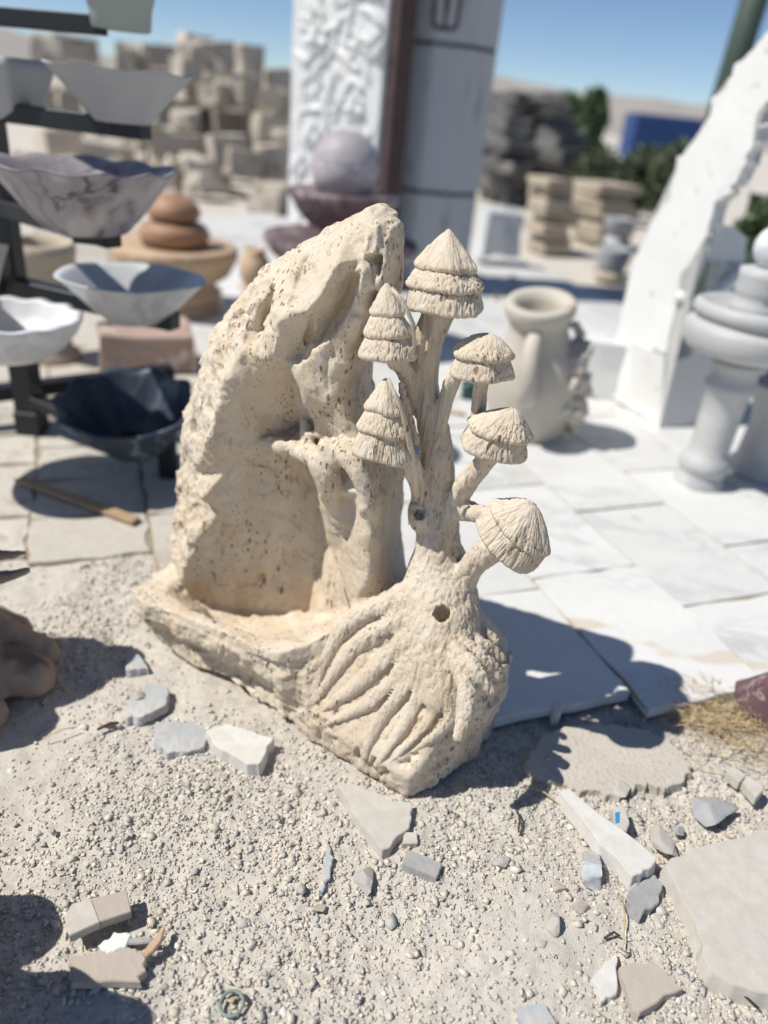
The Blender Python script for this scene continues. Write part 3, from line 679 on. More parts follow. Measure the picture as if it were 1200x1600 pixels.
# --- tiered caps
def cap(px, py, v, tip_h, tiers, tilt=0, ell=.72, seed=0, pointed=True, shear=0.):
    """px,py: centre of the bottom edge; tiers: (r_top, y_top, r_bottom, y_bottom) in photo px above the bottom edge"""
    c = L(px, py, v + .052); s = rad(1, c); prof = [(.5, tip_h)]
    for i, (r0, h0, r1, h1) in enumerate(tiers):
        for t in np.linspace(0, 1, 14):
            r = r0 + (r1 - r0) * (t ** (.92 if pointed else .74) if i == 0 else t ** .8)
            prof.append((max(r, .5), h0 + (h1 - h0) * t))
        prof += [(r1 + .6, h1 - 2.), (r1 + .2, h1 - 5.), (r1 - 2.0, h1 - 8.), (r1 - 10, h1 - 8.2)]
        if i + 1 < len(tiers): prof += [(min(tiers[i + 1][0], r1) - 13, h1 - 8.5)]
    last = tiers[-1]; prof += [(last[2] * .7, last[3] - 7), (last[2] * .35, last[3] - 9), (.5, last[3] - 10)]
    prof = np.array(prof) * s; seg = 320
    def fn(th, i, r, z):
        q = 1 / (4.3 * s); x_, y_ = r * np.cos(th) * q, r * np.sin(th) * q
        P = np.stack([x_, y_, np.full_like(th, z * q * .11 + i * .05)], 1)
        a = np.abs(vn(P, seed)); b = vn(np.stack([np.cos(th) * 2.2, np.sin(th) * 2.2, np.full_like(th, z * 12)], 1), seed + 3); c_ = vn(P * [1.9, 1.9, 2.5], seed + 5)
        k = min(1., r / (22 * s))
        f_ = 1 + k * (-.13 * np.clip(.40 - a, 0, 1) + .014 * c_) + .11 * b
        return f_, (-4.5 * np.clip(.34 - a, 0, 1) + vn(P * [.11, .11, .1], seed + 7) * 3.6 + k * vn(P * [.5, .5, 0], seed + 9) * .9) * s
    V_, F_ = lathe([tuple(p) for p in prof], seg, fn, ell); V_[:, 0] += shear * V_[:, 2] * np.clip(V_[:, 2] / (tip_h * s), 0, 1)
    o = mesh_obj('mushroom_cap', V_, F_, M['cap'], fount); o.location = c; o.rotation_euler = (0, tilt, 0); return o
cap(694, 486, .150, 122, [(2, 122, 49, 70), (44, 62, 63, 42), (57, 33, 65, 9)], math.radians(-5), .72, 1)
cap(605, 558, .085, 114, [(3, 114, 29, 74), (26, 66, 41, 42), (36, 34, 51, 9)], math.radians(-7), .7, 2)
cap(597, 712, .07, 122, [(3, 122, 35, 82), (31, 74, 45, 50), (38, 42, 48, 9)], math.radians(-3), .75, 3)
cap(750, 592, .150, 75, [(6, 75, 51, 42), (43, 34, 52, 11)], math.radians(-6), .7, 4, False, .12)
cap(766, 707, .145, 79, [(5, 79, 53, 44), (46, 36, 55, 11)], math.radians(4), .72, 5, False, .22)
cap(787, 853, .145, 92, [(8, 92, 58, 50), (56, 42, 61, 12)], math.radians(29), .72, 6, False, -.15)
tube('carved_stem', [L(611, 450, .095), L(630, 470, .10), L(645, 505, .11), L(648, 540, .12), L(640, 556, .125)], [.003, .0035, .0035, .003, .005], M['trunk'], fount)
tube('carved_stem', [L(607, 592, .08), L(628, 640, .10), L(640, 690, .11), L(648, 740, .15), L(652, 780, .185)], [.003, .004, .005, .006, .007], M['trunk'], fount)
# ================================================================== DISPLAY RACK WITH BOWLS
def lath_obj(name, prof, mat, parent=None, loc=(0, 0, 0), seg=72, fn=None, ell=1., tilt=(0, 0, 0), smooth=True):
    V_, F_ = lathe([tuple(p) for p in prof], seg, fn, ell); o = mesh_obj(name, V_, F_, mat, parent, smooth=smooth, loc=loc); o.rotation_euler = tilt; return o
rack = empty('display_rack', (-1.28, 2.40, .014)); tag(rack, 'black steel display rack holding marble bowls on stepped arms at the left edge', 'rack')
RO = np.array([-1.28, 2.40, .014])
def rbar(name, segs):
    bm = bmesh.new()
    for p, q, w_, h_ in segs: bar(bm, np.array(p) - RO, np.array(q) - RO, w_, h_)
    bmesh.ops.bevel(bm, geom=bm.edges[:], offset=.003, segments=1, affect='EDGES')
    return bm_obj(name, bm, M['metal'], rack)
P_ = lambda px, py, y: AY(px, py, y)
rbar('post', [((-1.28, 2.40, .014), (-1.28, 2.40, 1.62), .075, .075)])
rbar('post_foot', [((-1.28, 2.40, .014), (-1.28, 2.40, .10), .085, .085)])
a1 = P_(228, 203, 2.25); a2 = P_(178, 373, 2.12); a3 = P_(274, 503, 2.2); a4 = P_(160, 40, 2.3)
arms = [rbar('arm', [((-1.28, 2.40, a1[2]), a1, .055, .05)]), rbar('arm', [((-1.28, 2.40, a2[2] + .01), a2, .055, .05)]), rbar('arm', [((-1.28, 2.40, a3[2] + .01), a3, .055, .05)])]
rbar('arm', [((-1.28, 2.40, a4[2]), a4, .05, .045)])
rbar('arm', [((-1.28, 2.40, .66), P_(-40, 560, 2.05), .055, .05)])
rbar('arm', [((-1.28, 2.40, a1[2] - .05), P_(-20, 195, 2.4), .055, .05)])
rbar('base_beam', [((-1.75, 2.20, .12), P_(270, 580, 2.75), .06, .05)])
f2 = G(254, 742, .03)
rbar('base_beam', [((-1.28, 2.40, .14), (f2[0], f2[1], .12), .05, .04)]); rbar('base_foot', [((f2[0] + .02, f2[1], .02), (f2[0] + .02, f2[1], .17), .05, .05)])
for arm_, (c_, z_) in zip(arms, (((a1[0] - .05, a1[1]), a1[2]), ((a2[0] - .06, a2[1]), a2[2]), ((a3[0] - .1, a3[1]), a3[2]))):
    br_ = rbar('bracket', [((c_[0] - .045, c_[1], z_ + .01), (c_[0] + .045, c_[1], z_ + .01), .06, .055)]); br_.parent = arm_
def bowl(px_b, py_b, py_rim, half_px, y, mat, label, prof, fn=None, ell=1., tilt=(0, 0, 0), thick=.014, seg=96, name='marble_bowl', smooth=True, cat='bowl', group='marble bowls shown on the rack'):
    """prof: rows (r fraction, height fraction) of the outside from foot to rim"""
    b = AY(px_b, py_b, y); r = half_px * depth(AY(px_b, py_rim, y)) / FPX; h = AY(px_b, py_rim, y)[2] - b[2]
    O_ = [(max(p[0] * r, .001), p[1] * h) for p in prof]
    inner = [(max(a - thick, .002), z) if i == 0 else (max(a - thick * 1.05, .002), z) for i, (a, z) in enumerate(O_[::-1])]
    inner = [(a, max(z, thick * 1.2)) for a, z in inner]
    rows = [(.002, 0)] + O_ + inner + [(.002, thick * 1.2)]
    o = lath_obj(name, rows, mat, None, tuple(b), seg, fn, ell, tilt, smooth); tag(o, label, cat, group); return o
cone = [(.36, 0), (.38, .02), (.62, .42), (.86, .8), (.97, .96), (1, 1)]
wav = lambda k, a, s: (lambda th, i, r, z: (1 + a * np.sin(th * k + s) + a * .6 * np.sin(th * (k * 2 + 1) + s * 2), .6 * a * np.sin(th * k * 1.5 + s) * (1 if z > .12 else 0) * .25))
bowl(192, 192, 108, 113, 2.25, M['granite'], 'grey conical marble bowl with a wavy rim on the upper rack arm', cone, wav(4, .022, 0), .8)
bowl(136, 362, 258, 143, 2.12, M['purple'], 'violet veined marble bowl with a faceted petal rim on the middle rack arm', [(.40, 0), (.44, .02), (.60, .3), (.80, .68), (.94, .93), (1, 1)],
     lambda th, i, r, z: (1 + .05 * np.abs(np.sin(th * 5.5 + .6)) * (z > .05) + .02 * np.sin(th * 3), .005 * np.sin(th * 11) * (z > .14)), .95)
bowl(210, 502, 432, 114, 2.2, M['greywhite'], 'smooth pale grey open marble bowl on the lower rack arm', [(.30, 0), (.36, .02), (.55, .28), (.78, .66), (.95, .94), (1, 1)], wav(3, .018, 1), .92)
bowl(12, 556, 492, 122, 2.0, M['white'], 'white marble basin with a scalloped inner ledge at the left edge', [(.45, 0), (.52, .03), (.74, .3), (.92, .7), (.99, .95), (1, 1)],
     lambda th, i, r, z: (1 + .018 * np.sin(th * 14) * (z > .05), .003 * np.sin(th * 14) * (z > .07)), .9, thick=.03)
bowl(212, 704, 618, 106, 2.15, M['navy'], 'blue black fluted shell bowl on the lowest rack arm', [(.28, 0), (.36, .03), (.60, .32), (.82, .68), (.96, .94), (1, 1)],
     lambda th, i, r, z: (1 + .045 * np.sin(th * 10) * min(1, r / .08), .006 * np.sin(th * 10) * (z > .1)), .9, tilt=(math.radians(14), 0, 0), seg=240)
bowl(18, 186, 90, 78, 2.42, M['granite'], 'grey angular marble bowl cut off by the left edge beside the conical bowl', [(.5, 0), (.52, .02), (.75, .4), (.92, .8), (1, 1)], lambda th, i, r, z: (1 / np.cos((th % (np.pi / 3)) - np.pi / 6) * .93, 0 * th), seg=60)
bowl(190, 48, -45, 85, 2.3, stone('grey_green_marble', (.30, .34, .31), (.36, .40, .36), 6, .5, .05), 'grey green marble bowl on the topmost rack arm cut by the top edge', [(.5, 0), (.54, .03), (.58, .4), (.7, .8), (1, 1)])
bowl(-122, 560, 478, 128, 1.95, M['granite'], 'broad grey marble bowl on the rack arm, almost wholly beyond the left edge', cone)
pot = bowl(66, 455, 378, 56, 3.2, M['beige'], 'plain beige stone pot standing behind the rack post', [(.78, 0), (.86, .05), (.95, .4), (1, .75), (1.02, .8), (1.02, 1)], thick=.03, group=None, name='stone_pot', cat='pot')
b0 = AY(66, 455, 3.2)
# stand that carries the pot
st = lath_obj('plinth', [(.001, 0), (.13, 0), (.13, .03), (.10, .05), (.09, b0[2] - .08), (.12, b0[2] - .03), (.12, b0[2] - .014), (.001, b0[2] - .014)], M['beige'], None, (b0[0], b0[1], .014)); tag(st, 'round beige stone plinth under the beige pot', 'plinth')
# rose stone block on the paving behind the rack
pb = G(205, 588, .03)
blk = bm_obj('stone_block', box_bm(.40, .26, .19, .012, .02, True, 3, 2), M['pink'], None, smooth=False, loc=(pb[0] + .02, pb[1] + .16, .014)); blk.rotation_euler = (0, 0, math.radians(24))
tag(blk, 'rose brown rough stone block on the paving behind the rack', 'stone block')
lw = bm_obj('wooden_lath', box_bm(.46, .035, .012, .002, .003, True, 2, 1), M['wood'], None, loc=tuple(G(118, 783, .02))); lw.rotation_euler = (0, 0, math.radians(-22)); tag(lw, 'thin brown wooden lath lying on the shaded tiles by the rack', 'wooden lath')
# ================================================================== TIERED FOUNTAINS BEHIND
def column_px(name, rows, y, cx, mat, label, cat, seg=64, group=None, fn=None, sub=None):
    """rows: (py, half width px); revolve about a vertical axis through pixel cx of the lowest row"""
    base = AY(cx, rows[0][0], y); out = []
    for py, hw in rows:
        # height of the row on the axis line
        lo, hi = -.5, 4.
        for _ in range(40):
            m = (lo + hi) / 2; q = np.array([base[0], base[1], m]); v = q - CP; yy = 800 + FPX * (v @ CY) / (v @ FW)
            if yy > py: lo = m
            else: hi = m
        out.append((hw * depth(np.array([base[0], base[1], lo])) / FPX, lo))
    z0 = out[0][1]; rows_ = [(max(r, .001), z - z0) for r, z in out]
    return base, z0, rows_
ypx, zt0, rw = column_px('', [(470, 60), (452, 70), (440, 55), (425, 80), (395, 96), (385, 97), (380, 92), (384, 60), (378, 52), (372, 50), (366, 56), (352, 50), (346, 40), (340, 38), (334, 42), (322, 40), (312, 30), (304, 18), (302, 1)], 4.2, 277, None, '', '')
ft = empty('tiered_fountain', (ypx[0], ypx[1], .03)); tag(ft, 'honey and terracotta stone fountain of stacked bowls behind the rack', 'fountain')
lath_obj('bowl', [(.001, zt0 - .0)] + [(r, z + zt0) for r, z in rw[:8]] + [(.001, rw[7][1] + zt0)], M['honey'], ft, (0, 0, -.03), fn=lambda th, i, r, z: (1 + .02 * np.sin(th * 22) * (2 < i < 6), 0 * th))
lath_obj('tier', [(.001, rw[7][1] + zt0 + .001)] + [(r, z + zt0) for r, z in rw[8:13]] + [(.001, rw[12][1] + zt0)], M['terra'], ft, (0, 0, -.03))
lath_obj('tier', [(.001, rw[12][1] + zt0 + .001)] + [(r, z + zt0) for r, z in rw[13:]], M['terra'], ft, (0, 0, -.03))
lath_obj('pedestal', [(.001, 0), (.24, 0), (.24, .05), (.15, .08), (.12, zt0 * .6), (.16, zt0 - .01), (.001, zt0 - .01)], M['honey'], ft, (0, 0, 0))
yp = AY(398, 446, 4.0)
vp = lath_obj('stone_pot', [(.001, 0), (.05, 0), (.075, .04), (.082, .09), (.07, .14), (.05, .16), (.06, .19), (.05, .19), (.04, .16), (.001, .1)], M['honey'], None, tuple(yp)); tag(vp, 'small round honey coloured pot beside the tiered fountain', 'pot')
ps = lath_obj('plinth', [(.001, 0), (.10, 0), (.10, .03), (.07, .06), (.06, yp[2] - .08), (.09, yp[2] - .034), (.001, yp[2] - .034)], M['beige'], None, (yp[0], yp[1], .03)); tag(ps, 'slim beige plinth under the small honey coloured pot', 'plinth')
# ball fountain
yb = 3.9; bc = AY(540, 262, yb); br = 54 * depth(bc) / FPX
bf = empty('ball_fountain', (bc[0], bc[1], .03)); tag(bf, 'plum marble fountain with a lilac stone ball resting in its bowl', 'fountain')
sV, sF = ico(4); mesh_obj('ball', sV * br, sF, M['ball'], bf, loc=(0, 0, bc[2] - .03))
zr = AY(540, 300, yb)[2]; R1 = 86 * depth(AY(540, 305, yb)) / FPX; zb_ = AY(540, 362, yb)[2]
lath_obj('bowl', [(.001, zb_), (R1 * .4, zb_), (R1 * .6, zb_ + .02), (R1 * .86, zb_ + .09), (R1 * .92, zr - .05), (R1, zr - .03), (R1 * 1.01, zr), (R1 * .9, zr + .008), (R1 * .6, zr - .02), (.001, zr - .05)], M['plum'], bf, (0, 0, -.03))
z2 = AY(540, 378, yb)[2]; R2 = 122 * depth(AY(540, 378, yb)) / FPX
lath_obj('lower_bowl', [(.001, z2 - .22), (R2 * .3, z2 - .22), (R2 * .6, z2 - .16), (R2 * .9, z2 - .06), (R2, z2), (R2 * .97, z2 + .02), (R2 * .85, z2 - .02), (R2 * .4, z2 - .06), (.001, z2 - .06)], M['plum'], bf, (0, 0, -.03))
lath_obj('stem', [(.001, z2 - .1), (R1 * .35, z2 - .1), (R1 * .3, (z2 + zb_) / 2), (R1 * .42, zb_ - .001), (.001, zb_ - .001)], M['plum'], bf, (0, 0, -.03))
lath_obj('pedestal', [(.001, 0.03), (R2 * .55, .03), (R2 * .55, .10), (R2 * .3, .14), (R2 * .26, z2 - .3), (R2 * .34, z2 - .221), (.001, z2 - .221)], M['plum'], bf, (0, 0, -.03))
# ================================================================== CARVED PILLAR AND STEEL POST
YP = 5.6
pl_l = AY(452, 200, YP); pl_r = AY(592, 200, YP - .42)
d_ = pl_r - pl_l; wid = math.hypot(d_[0], d_[1]); ang = math.atan2(d_[1], d_[0])
cp = empty('carved_pillar', (pl_l[0] + d_[0] / 2, pl_l[1] + d_[1] / 2, .03), ang); tag(cp, 'white marble pillar slab carved with flowers and leaves', 'pillar')
def flat_box(name, x0, x1, y0, y1, z0, z1, mat, parent, bev=.008):
    bm = bmesh.new(); bmesh.ops.create_cube(bm, size=1)
    for v in bm.verts: v.co = Vector((x0 + (v.co.x + .5) * (x1 - x0), y0 + (v.co.y + .5) * (y1 - y0), z0 + (v.co.z + .5) * (z1 - z0)))
    bmesh.ops.bevel(bm, geom=bm.edges[:], offset=bev, segments=2, affect='EDGES'); return bm_obj(name, bm, mat, parent)
flat_box('slab', -wid / 2, wid / 2, 0, .14, 0, 3.3, M['white'], cp)
flat_box('rusted_edge', wid / 2 + .002, wid / 2 + .075, .03, .2, 0, 3.3, M['rust'], cp)
# relief: leaves and blossoms stand proud of the slab
lv, lf = ico(2)
def leafm():
    V_ = lv * np.array([.5, .16, 1.]); V_[:, 0] *= 1 - .55 * np.clip(lv[:, 2], 0, 1); V_[:, 1] += .12 * np.abs(lv[:, 0]) - .1 * lv[:, 2] ** 2; return V_
leaf0 = None; fl0 = None
r_ = random.Random(5); placed = []
for k in range(420):
    fl_ = k < 26; sc_ = r_.uniform(.085, .115) if fl_ else r_.uniform(.045, .085); rr_ = sc_ * (1.0 if fl_ else .5)
    x = r_.uniform(-wid / 2 + .07, wid / 2 - .07); z = r_.uniform(.35, 2.35)
    if any((x - a) ** 2 + (z - b) ** 2 < (rr_ + c) ** 2 * .8 for a, b, c in placed): continue
    placed.append((x, z, rr_))
    if fl_:
        if fl0 is None:
            V_ = []; F_ = []
            for q in range(7):
                a = q * math.pi * 2 / 7; w_ = leafm() * np.array([.85, .8, -.5]); w_[:, 1] -= .08 * (q % 2); w_[:, 2] += .5; ca, sa = math.cos(a), math.sin(a)
                V_.append(np.stack([w_[:, 0] * ca + w_[:, 2] * sa, w_[:, 1], -w_[:, 0] * sa + w_[:, 2] * ca], 1)); F_.append(lf + q * len(lv))
            V_.append(lv * [.24, .34, .24]); F_.append(lf + 7 * len(lv))
            fl0 = mesh_obj('carved_flower', np.concatenate(V_), np.concatenate(F_), M['white'], cp); o = fl0
        else: o = dup(fl0, parent=cp)
    else:
        if leaf0 is None: leaf0 = mesh_obj('carved_leaf', leafm(), lf, M['white'], cp); o = leaf0
        else: o = dup(leaf0, parent=cp)
    o.location = (x, -.004, z); o.rotation_euler = (0, r_.uniform(0, 6.28), 0); o.scale = (sc_, sc_ * 1.7, sc_)
# steel post: eight sided tube with flanged joints
sp_l = AY(612, 200, YP - .1); sp_r = AY(757, 200, YP); pr = (sp_r[0] - sp_l[0]) / 2 * 1.0
spc = ((sp_l[0] + sp_r[0]) / 2, YP + pr - .25)
spo = empty('steel_post', (spc[0], spc[1], .03), math.radians(7)); tag(spo, 'broad pale grey steel post with bolted joints and rust stains behind the carved pillar', 'post')
def octo(r, c=.42): return [(r, -r * c), (r, r * c), (r * c, r), (-r * c, r), (-r, r * c), (-r, -r * c), (-r * c, -r), (r * c, -r)]
zj = [0, AY(680, 296, YP)[2] - .03, AY(680, 72, YP)[2] - .03, 3.4]
for i in range(3):
    bm = bmesh.new(); bot = [bm.verts.new((x, y, zj[i] + .006)) for x, y in octo(pr)]; top = [bm.verts.new((x, y, zj[i + 1] - .006)) for x, y in octo(pr)]
    for k in range(8): bm.faces.new((bot[k], bot[(k + 1) % 8], top[(k + 1) % 8], top[k]))
    bm.faces.new(bot); bm.faces.new(top); bmesh.ops.bevel(bm, geom=bm.edges[:], offset=.012, segments=2, affect='EDGES'); bm_obj('post_section', bm, M['steel'], spo)
for z in zj[1:3]:
    bm = bmesh.new(); b_ = [bm.verts.new((x, y, z - .009)) for x, y in octo(pr * .985)]; t_ = [bm.verts.new((x, y, z + .009)) for x, y in octo(pr * .985)]
    for k in range(8): bm.faces.new((b_[k], b_[(k + 1) % 8], t_[(k + 1) % 8], t_[k]))
    bm.faces.new(b_); bm.faces.new(t_); bm_obj('joint', bm, M['darkjoint'], spo)
# stencilled outline letter, cut by the top of the picture
lx = AY(686, 30, spc[1] - pr)[0] - spc[0]; lz = AY(686, 44, spc[1] - pr)[2] - .03
bm = bmesh.new(); yv = -pr - .004
pts_ = [(-.075, .36), (-.075, .02), (-.05, 0), (.05, 0), (.075, .02), (.075, .36)]
for a, b in zip(pts_[:-1], pts_[1:]): bar(bm, (lx + a[0], yv, lz + a[1]), (lx + b[0], yv, lz + b[1]), .006, .022)
for a, b in (((-.03, .36), (0, .06)), ((.03, .36), (0, .06)), ((0, .06), (0, .0))): bar(bm, (lx + a[0], yv, lz + a[1]), (lx + b[0], yv, lz + b[1]), .006, .018)
bm_obj('letter', bm, M['rust'], spo)
# ================================================================== STACKED BLOCKS, LEFT BACKGROUND
def block_px(x0, y0, x1, y1, y, label, mat, group, rz=24, cat='stone block', name='stone_block', dep=None, seed=0, bev=.02, jit=.03):
    c = AY((x0 + x1) / 2, y1, y); t = AY((x0 + x1) / 2, y0, y); w_ = (x1 - x0) * depth(c) / FPX; dp = dep or w_ * .8
    a = math.radians(rz); W_ = w_ / (math.cos(a) + (dp / w_) * abs(math.sin(a)))
    o = bm_obj(name, box_bm(W_, dp * W_ / w_, max(t[2] - c[2], .02), bev, jit, True, seed, 1), mat, None, loc=(c[0], c[1] + dp / 2, c[2])); o.rotation_euler = (0, 0, a)
    tag(o, label, cat, group); return o
ORD = ['first', 'second', 'third', 'fourth', 'fifth', 'sixth', 'seventh', 'eighth', 'ninth', 'tenth', 'eleventh', 'twelfth', 'thirteenth', 'fourteenth', 'fifteenth', 'sixteenth']
gL = 'quarry blocks heaped in the left background'
BL = [(62, 52, 138, 100, 14.5, 'flat tan block lying on the far left heap, below the grey green bowl'), (196, 72, 268, 110, 14, 'low tan block on the heap behind the grey conical bowl'),
      (266, 48, 332, 110, 12.5, 'tallest pale block at the peak of the left heap'), (318, 66, 374, 124, 12.8, 'shaded block right of the peak of the left heap'), (362, 66, 420, 130, 12.2, 'white faced block near the right end of the heap top'), (412, 106, 462, 150, 12.0, None),
      (75, 98, 170, 150, 12.4, None), (166, 104, 262, 152, 12.4, None), (256, 108, 346, 160, 11.6, None), (338, 122, 404, 172, 11.6, None), (398, 140, 468, 190, 11.4, None),
      (60, 148, 150, 204, 11.2, None), (142, 150, 228, 206, 11.2, None), (220, 156, 312, 210, 10.8, None), (300, 165, 390, 218, 10.8, None), (386, 186, 462, 236, 10.8, None),
      (50, 200, 132, 256, 10.4, None), (126, 204, 200, 258, 10.2, None), (196, 206, 318, 262, 9.8, 'long pale beam like block in the lower left heap'), (316, 212, 396, 268, 9.8, None), (392, 232, 470, 292, 10.0, None),
      (40, 254, 140, 320, 9.4, None), (136, 256, 240, 325, 9.4, None), (236, 262, 350, 372, 9.2, 'big beige block at the foot of the left heap beside a dark gap'), (396, 290, 470, 372, 9.6, None), (20, 318, 130, 390, 8.8, None), (126, 322, 238, 395, 8.8, None), (345, 330, 402, 392, 9.8, None)]
rowof = [0, 0, 0, 0, 0, 0, 1, 1, 1, 1, 1, 2, 2, 2, 2, 2, 3, 3, 3, 3, 3, 4, 4, 4, 4, 5, 5, 5]; cnt_ = {}
for i, (x0, y0, x1, y1, y, lb) in enumerate(BL):
    cnt_[rowof[i]] = cnt_.get(rowof[i], 0) + 1; jx = random.uniform(-10, 10); jw = random.uniform(-6, 10); jy = random.uniform(-7, 5)
    o = block_px(x0 + jx - jw, y0 + jy, x1 + jx + jw, y1 + 6, y + random.uniform(-.35, .35), lb or 'rough pale quarry block, %s from the left in the %s course of the left heap' % (ORD[cnt_[rowof[i]] - 1], ORD[rowof[i]]), M['block'], gL, random.uniform(22, 52), seed=i)
    o.rotation_euler = (random.uniform(-.04, .04), random.uniform(-.06, .06), o.rotation_euler[2])
wedge = {}
for k in range(34):
    px = random.uniform(60, 445); py = random.uniform(92, 385); w_ = random.uniform(26, 70); h_ = random.uniform(16, 44)
    o = block_px(px - w_ / 2, py - h_, px + w_ / 2, py + 4, 12.2 - (py - 92) * .0125 + random.uniform(-.9, -.2), 'broken block wedged in the %s %s of the left heap, number %s' % (('upper', 'middle', 'lower')[min(2, int((py - 92) / 98))], ('left', 'centre', 'right')[min(2, int((px - 60) / 129))], ORD[k % 16]), M['block'], gL, random.uniform(-30, 60), seed=200 + k, bev=.015, jit=.05)
    kd_ = ('squat', 'flat', 'tall')[0 if h_ > w_ * .5 and h_ < w_ else 1 if h_ <= w_ * .5 else 2] + ' broken block', '%s %s' % (('upper', 'middle', 'lower')[min(2, int((py - 92) / 98))], ('left', 'centre', 'right')[min(2, int((px - 60) / 129))])
    wedge.setdefault(kd_, []).append((px, o)); o['label'] = '%s wedged in the %s of the left heap' % kd_; o.rotation_euler = (random.uniform(-.12, .12), random.uniform(-.2, .2), o.rotation_euler[2])
for (a_, b_), l_ in wedge.items():
    if len(l_) > 1:
        for q_, (px, o) in enumerate(sorted(l_, key=lambda t: t[0])): o['label'] = '%s wedged in the %s of the left heap, %s from the left' % (a_, b_, ORD[q_])
# ================================================================== RIGHT BACKGROUND
gS = 'sawn stone slabs stacked on the right'
yy = 446; i = 0
while yy > 284:
    th_ = random.uniform(9, 15); x0 = 818 + random.uniform(0, 16) + (446 - yy) * .08; x1 = 902 + random.uniform(-12, 12)
    block_px(x0, yy - th_, x1, yy + 1, 7.6 + random.uniform(-.1, .1), 'sandy sawn slab, %s from the bottom of the stack right of the steel post' % ORD[i], M['slabs'], gS, 20 + random.uniform(-5, 5), 'stone slab', 'stone_slab', .55, i, .006, .008); yy -= th_; i += 1
yy = 440; i = 0
while yy > 290:
    th_ = random.uniform(9, 15); block_px(898 + random.uniform(0, 8), yy - th_, 1000 + random.uniform(-8, 10), yy + 1, 8.3 + random.uniform(-.1, .1), 'greyish sawn slab, %s from the bottom of the stack behind the sandy one' % ORD[i], M['slabs'], 'sawn slabs in the rear stack', 26 + random.uniform(-4, 4), 'stone slab', 'stone_slab', .7, i, .006, .008); yy -= th_; i += 1
yy = 345; i = 0
while yy > 150:
    th_ = random.uniform(13, 30); top_ = yy < 190
    for (xa, xb) in (((752, 842), (836, 928)) if yy > 215 else ((760 + (215 - yy) * .15, 835), (828, 905 - (215 - yy) * .3))):
        block_px(xa + random.uniform(-10, 4), yy - th_, xb + random.uniform(-4, 18), yy + 5, 11.5 + random.uniform(-.3, .3), 'weathered dark slab, %s from the bottom in the %s column of the tall pile' % (ORD[i // 2], 'left' if i % 2 == 0 else 'right'), M['darkslab'], 'dark slabs in the tall pile', random.uniform(14, 40), 'stone slab', 'stone_slab', 1.3, i, .02, .05); i += 1
    yy -= th_
wb = block_px(738, 330, 812, 402, 6.6, 'pale marble block with a bright top beside the steel post', M['greywhite'], None, 14, seed=71)
mb = G(918, 628, .03); mblk = bm_obj('marble_block', box_bm(.22, .30, .27, .01, .008, True, 5, 1), M['white'], None, loc=(mb[0] + .06, mb[1] + .20, .032)); mblk.rotation_euler = (0, 0, math.radians(-8)); tag(mblk, 'white marble block with a shaded front between vase and tall slab', 'stone block')
for (px, pt, pb_, hw, y, lb) in ((952, 386, 432, 28, 6.6, 'dark grey stone basin in front of the slab stacks'), (962, 340, 368, 24, 7.0, 'small dark basin resting above the dark grey one')):
    o = bowl(px, pb_, pt, hw, y, M['granite'], lb, [(.5, 0), (.6, .05), (.85, .5), (.98, .9), (1, 1)], thick=.03, group=None, name='stone_basin', cat='basin')
bb_ = AY(952, 432, 6.6); o = lath_obj('plinth', [(.001, 0), (.13, 0), (.13, .04), (.1, .06), (.1, bb_[2] - .034), (.001, bb_[2] - .034)], M['beige'], None, (bb_[0], bb_[1], .03)); tag(o, 'plinth under the dark grey basin', 'plinth'); o['label'] = 'beige plinth carrying the dark grey stone basin'
bb_ = AY(962, 368, 7.0); o = lath_obj('plinth', [(.001, 0), (.13, 0), (.13, .04), (.08, .06), (.09, bb_[2] - .034), (.001, bb_[2] - .034)], M['granite'], None, (bb_[0], bb_[1], .03)); tag(o, 'tall grey plinth carrying the small dark basin', 'plinth')
# rubble on the paving behind the vase
for k in range(26):
    rpx = random.uniform(735, 812); q = G(rpx, random.uniform(428, 480), .03); s_ = random.uniform(.04, .11)
    tag(rock('rubble_stone', (s_, s_ * .8, s_ * .6), (M['whitechip'], M['beige'], M['greywhite'])[k % 3], 300 + k, 6, 2, loc=(q[0], q[1], .028)), '%s %s stone in rubble left of the vase, %s' % (('small', 'mid sized', 'large')[min(2, int((s_ - .04) / .024))], ('white', 'beige', 'grey')[k % 3], ('near the tree', 'at its middle', 'near the vase')[min(2, int((rpx - 735) / 26))]), 'stone', 'rubble behind the vase')
for k in range(14):
    q = G(random.uniform(1000, 1130) if k % 2 else random.uniform(300, 380), random.uniform(440, 560), .03); s_ = random.uniform(.02, .05)
ob = G(888, 505, .03); tag(rock('brick_fragment', (.08, .06, .06), M['terra'], 88, 5, 2, loc=(ob[0], ob[1], .03)), 'orange brick fragment on the ground right of the vase', 'brick fragment')
cn = AY(735, 614, 2.7); 
gp = lath_obj('plastic_cup', [(.001, 0), (.03, 0), (.036, .075), (.033, .075), (.028, .006), (.001, .006)], M['greenglass'], None, tuple(G(730, 622, .031))); tag(gp, 'small dark green plastic cup on the tiles behind the carved tree', 'cup')
q = G(708, 645, .036); tube('wooden_stick', [(q[0] - .05, q[1] + .006, .037), (q[0], q[1], .038), (q[0] + .05, q[1] - .012, .037)], .007, M['wood']); tag(bpy.context.scene.objects['wooden_stick'], 'short pale wooden stick on the tiles behind the trunk', 'stick')
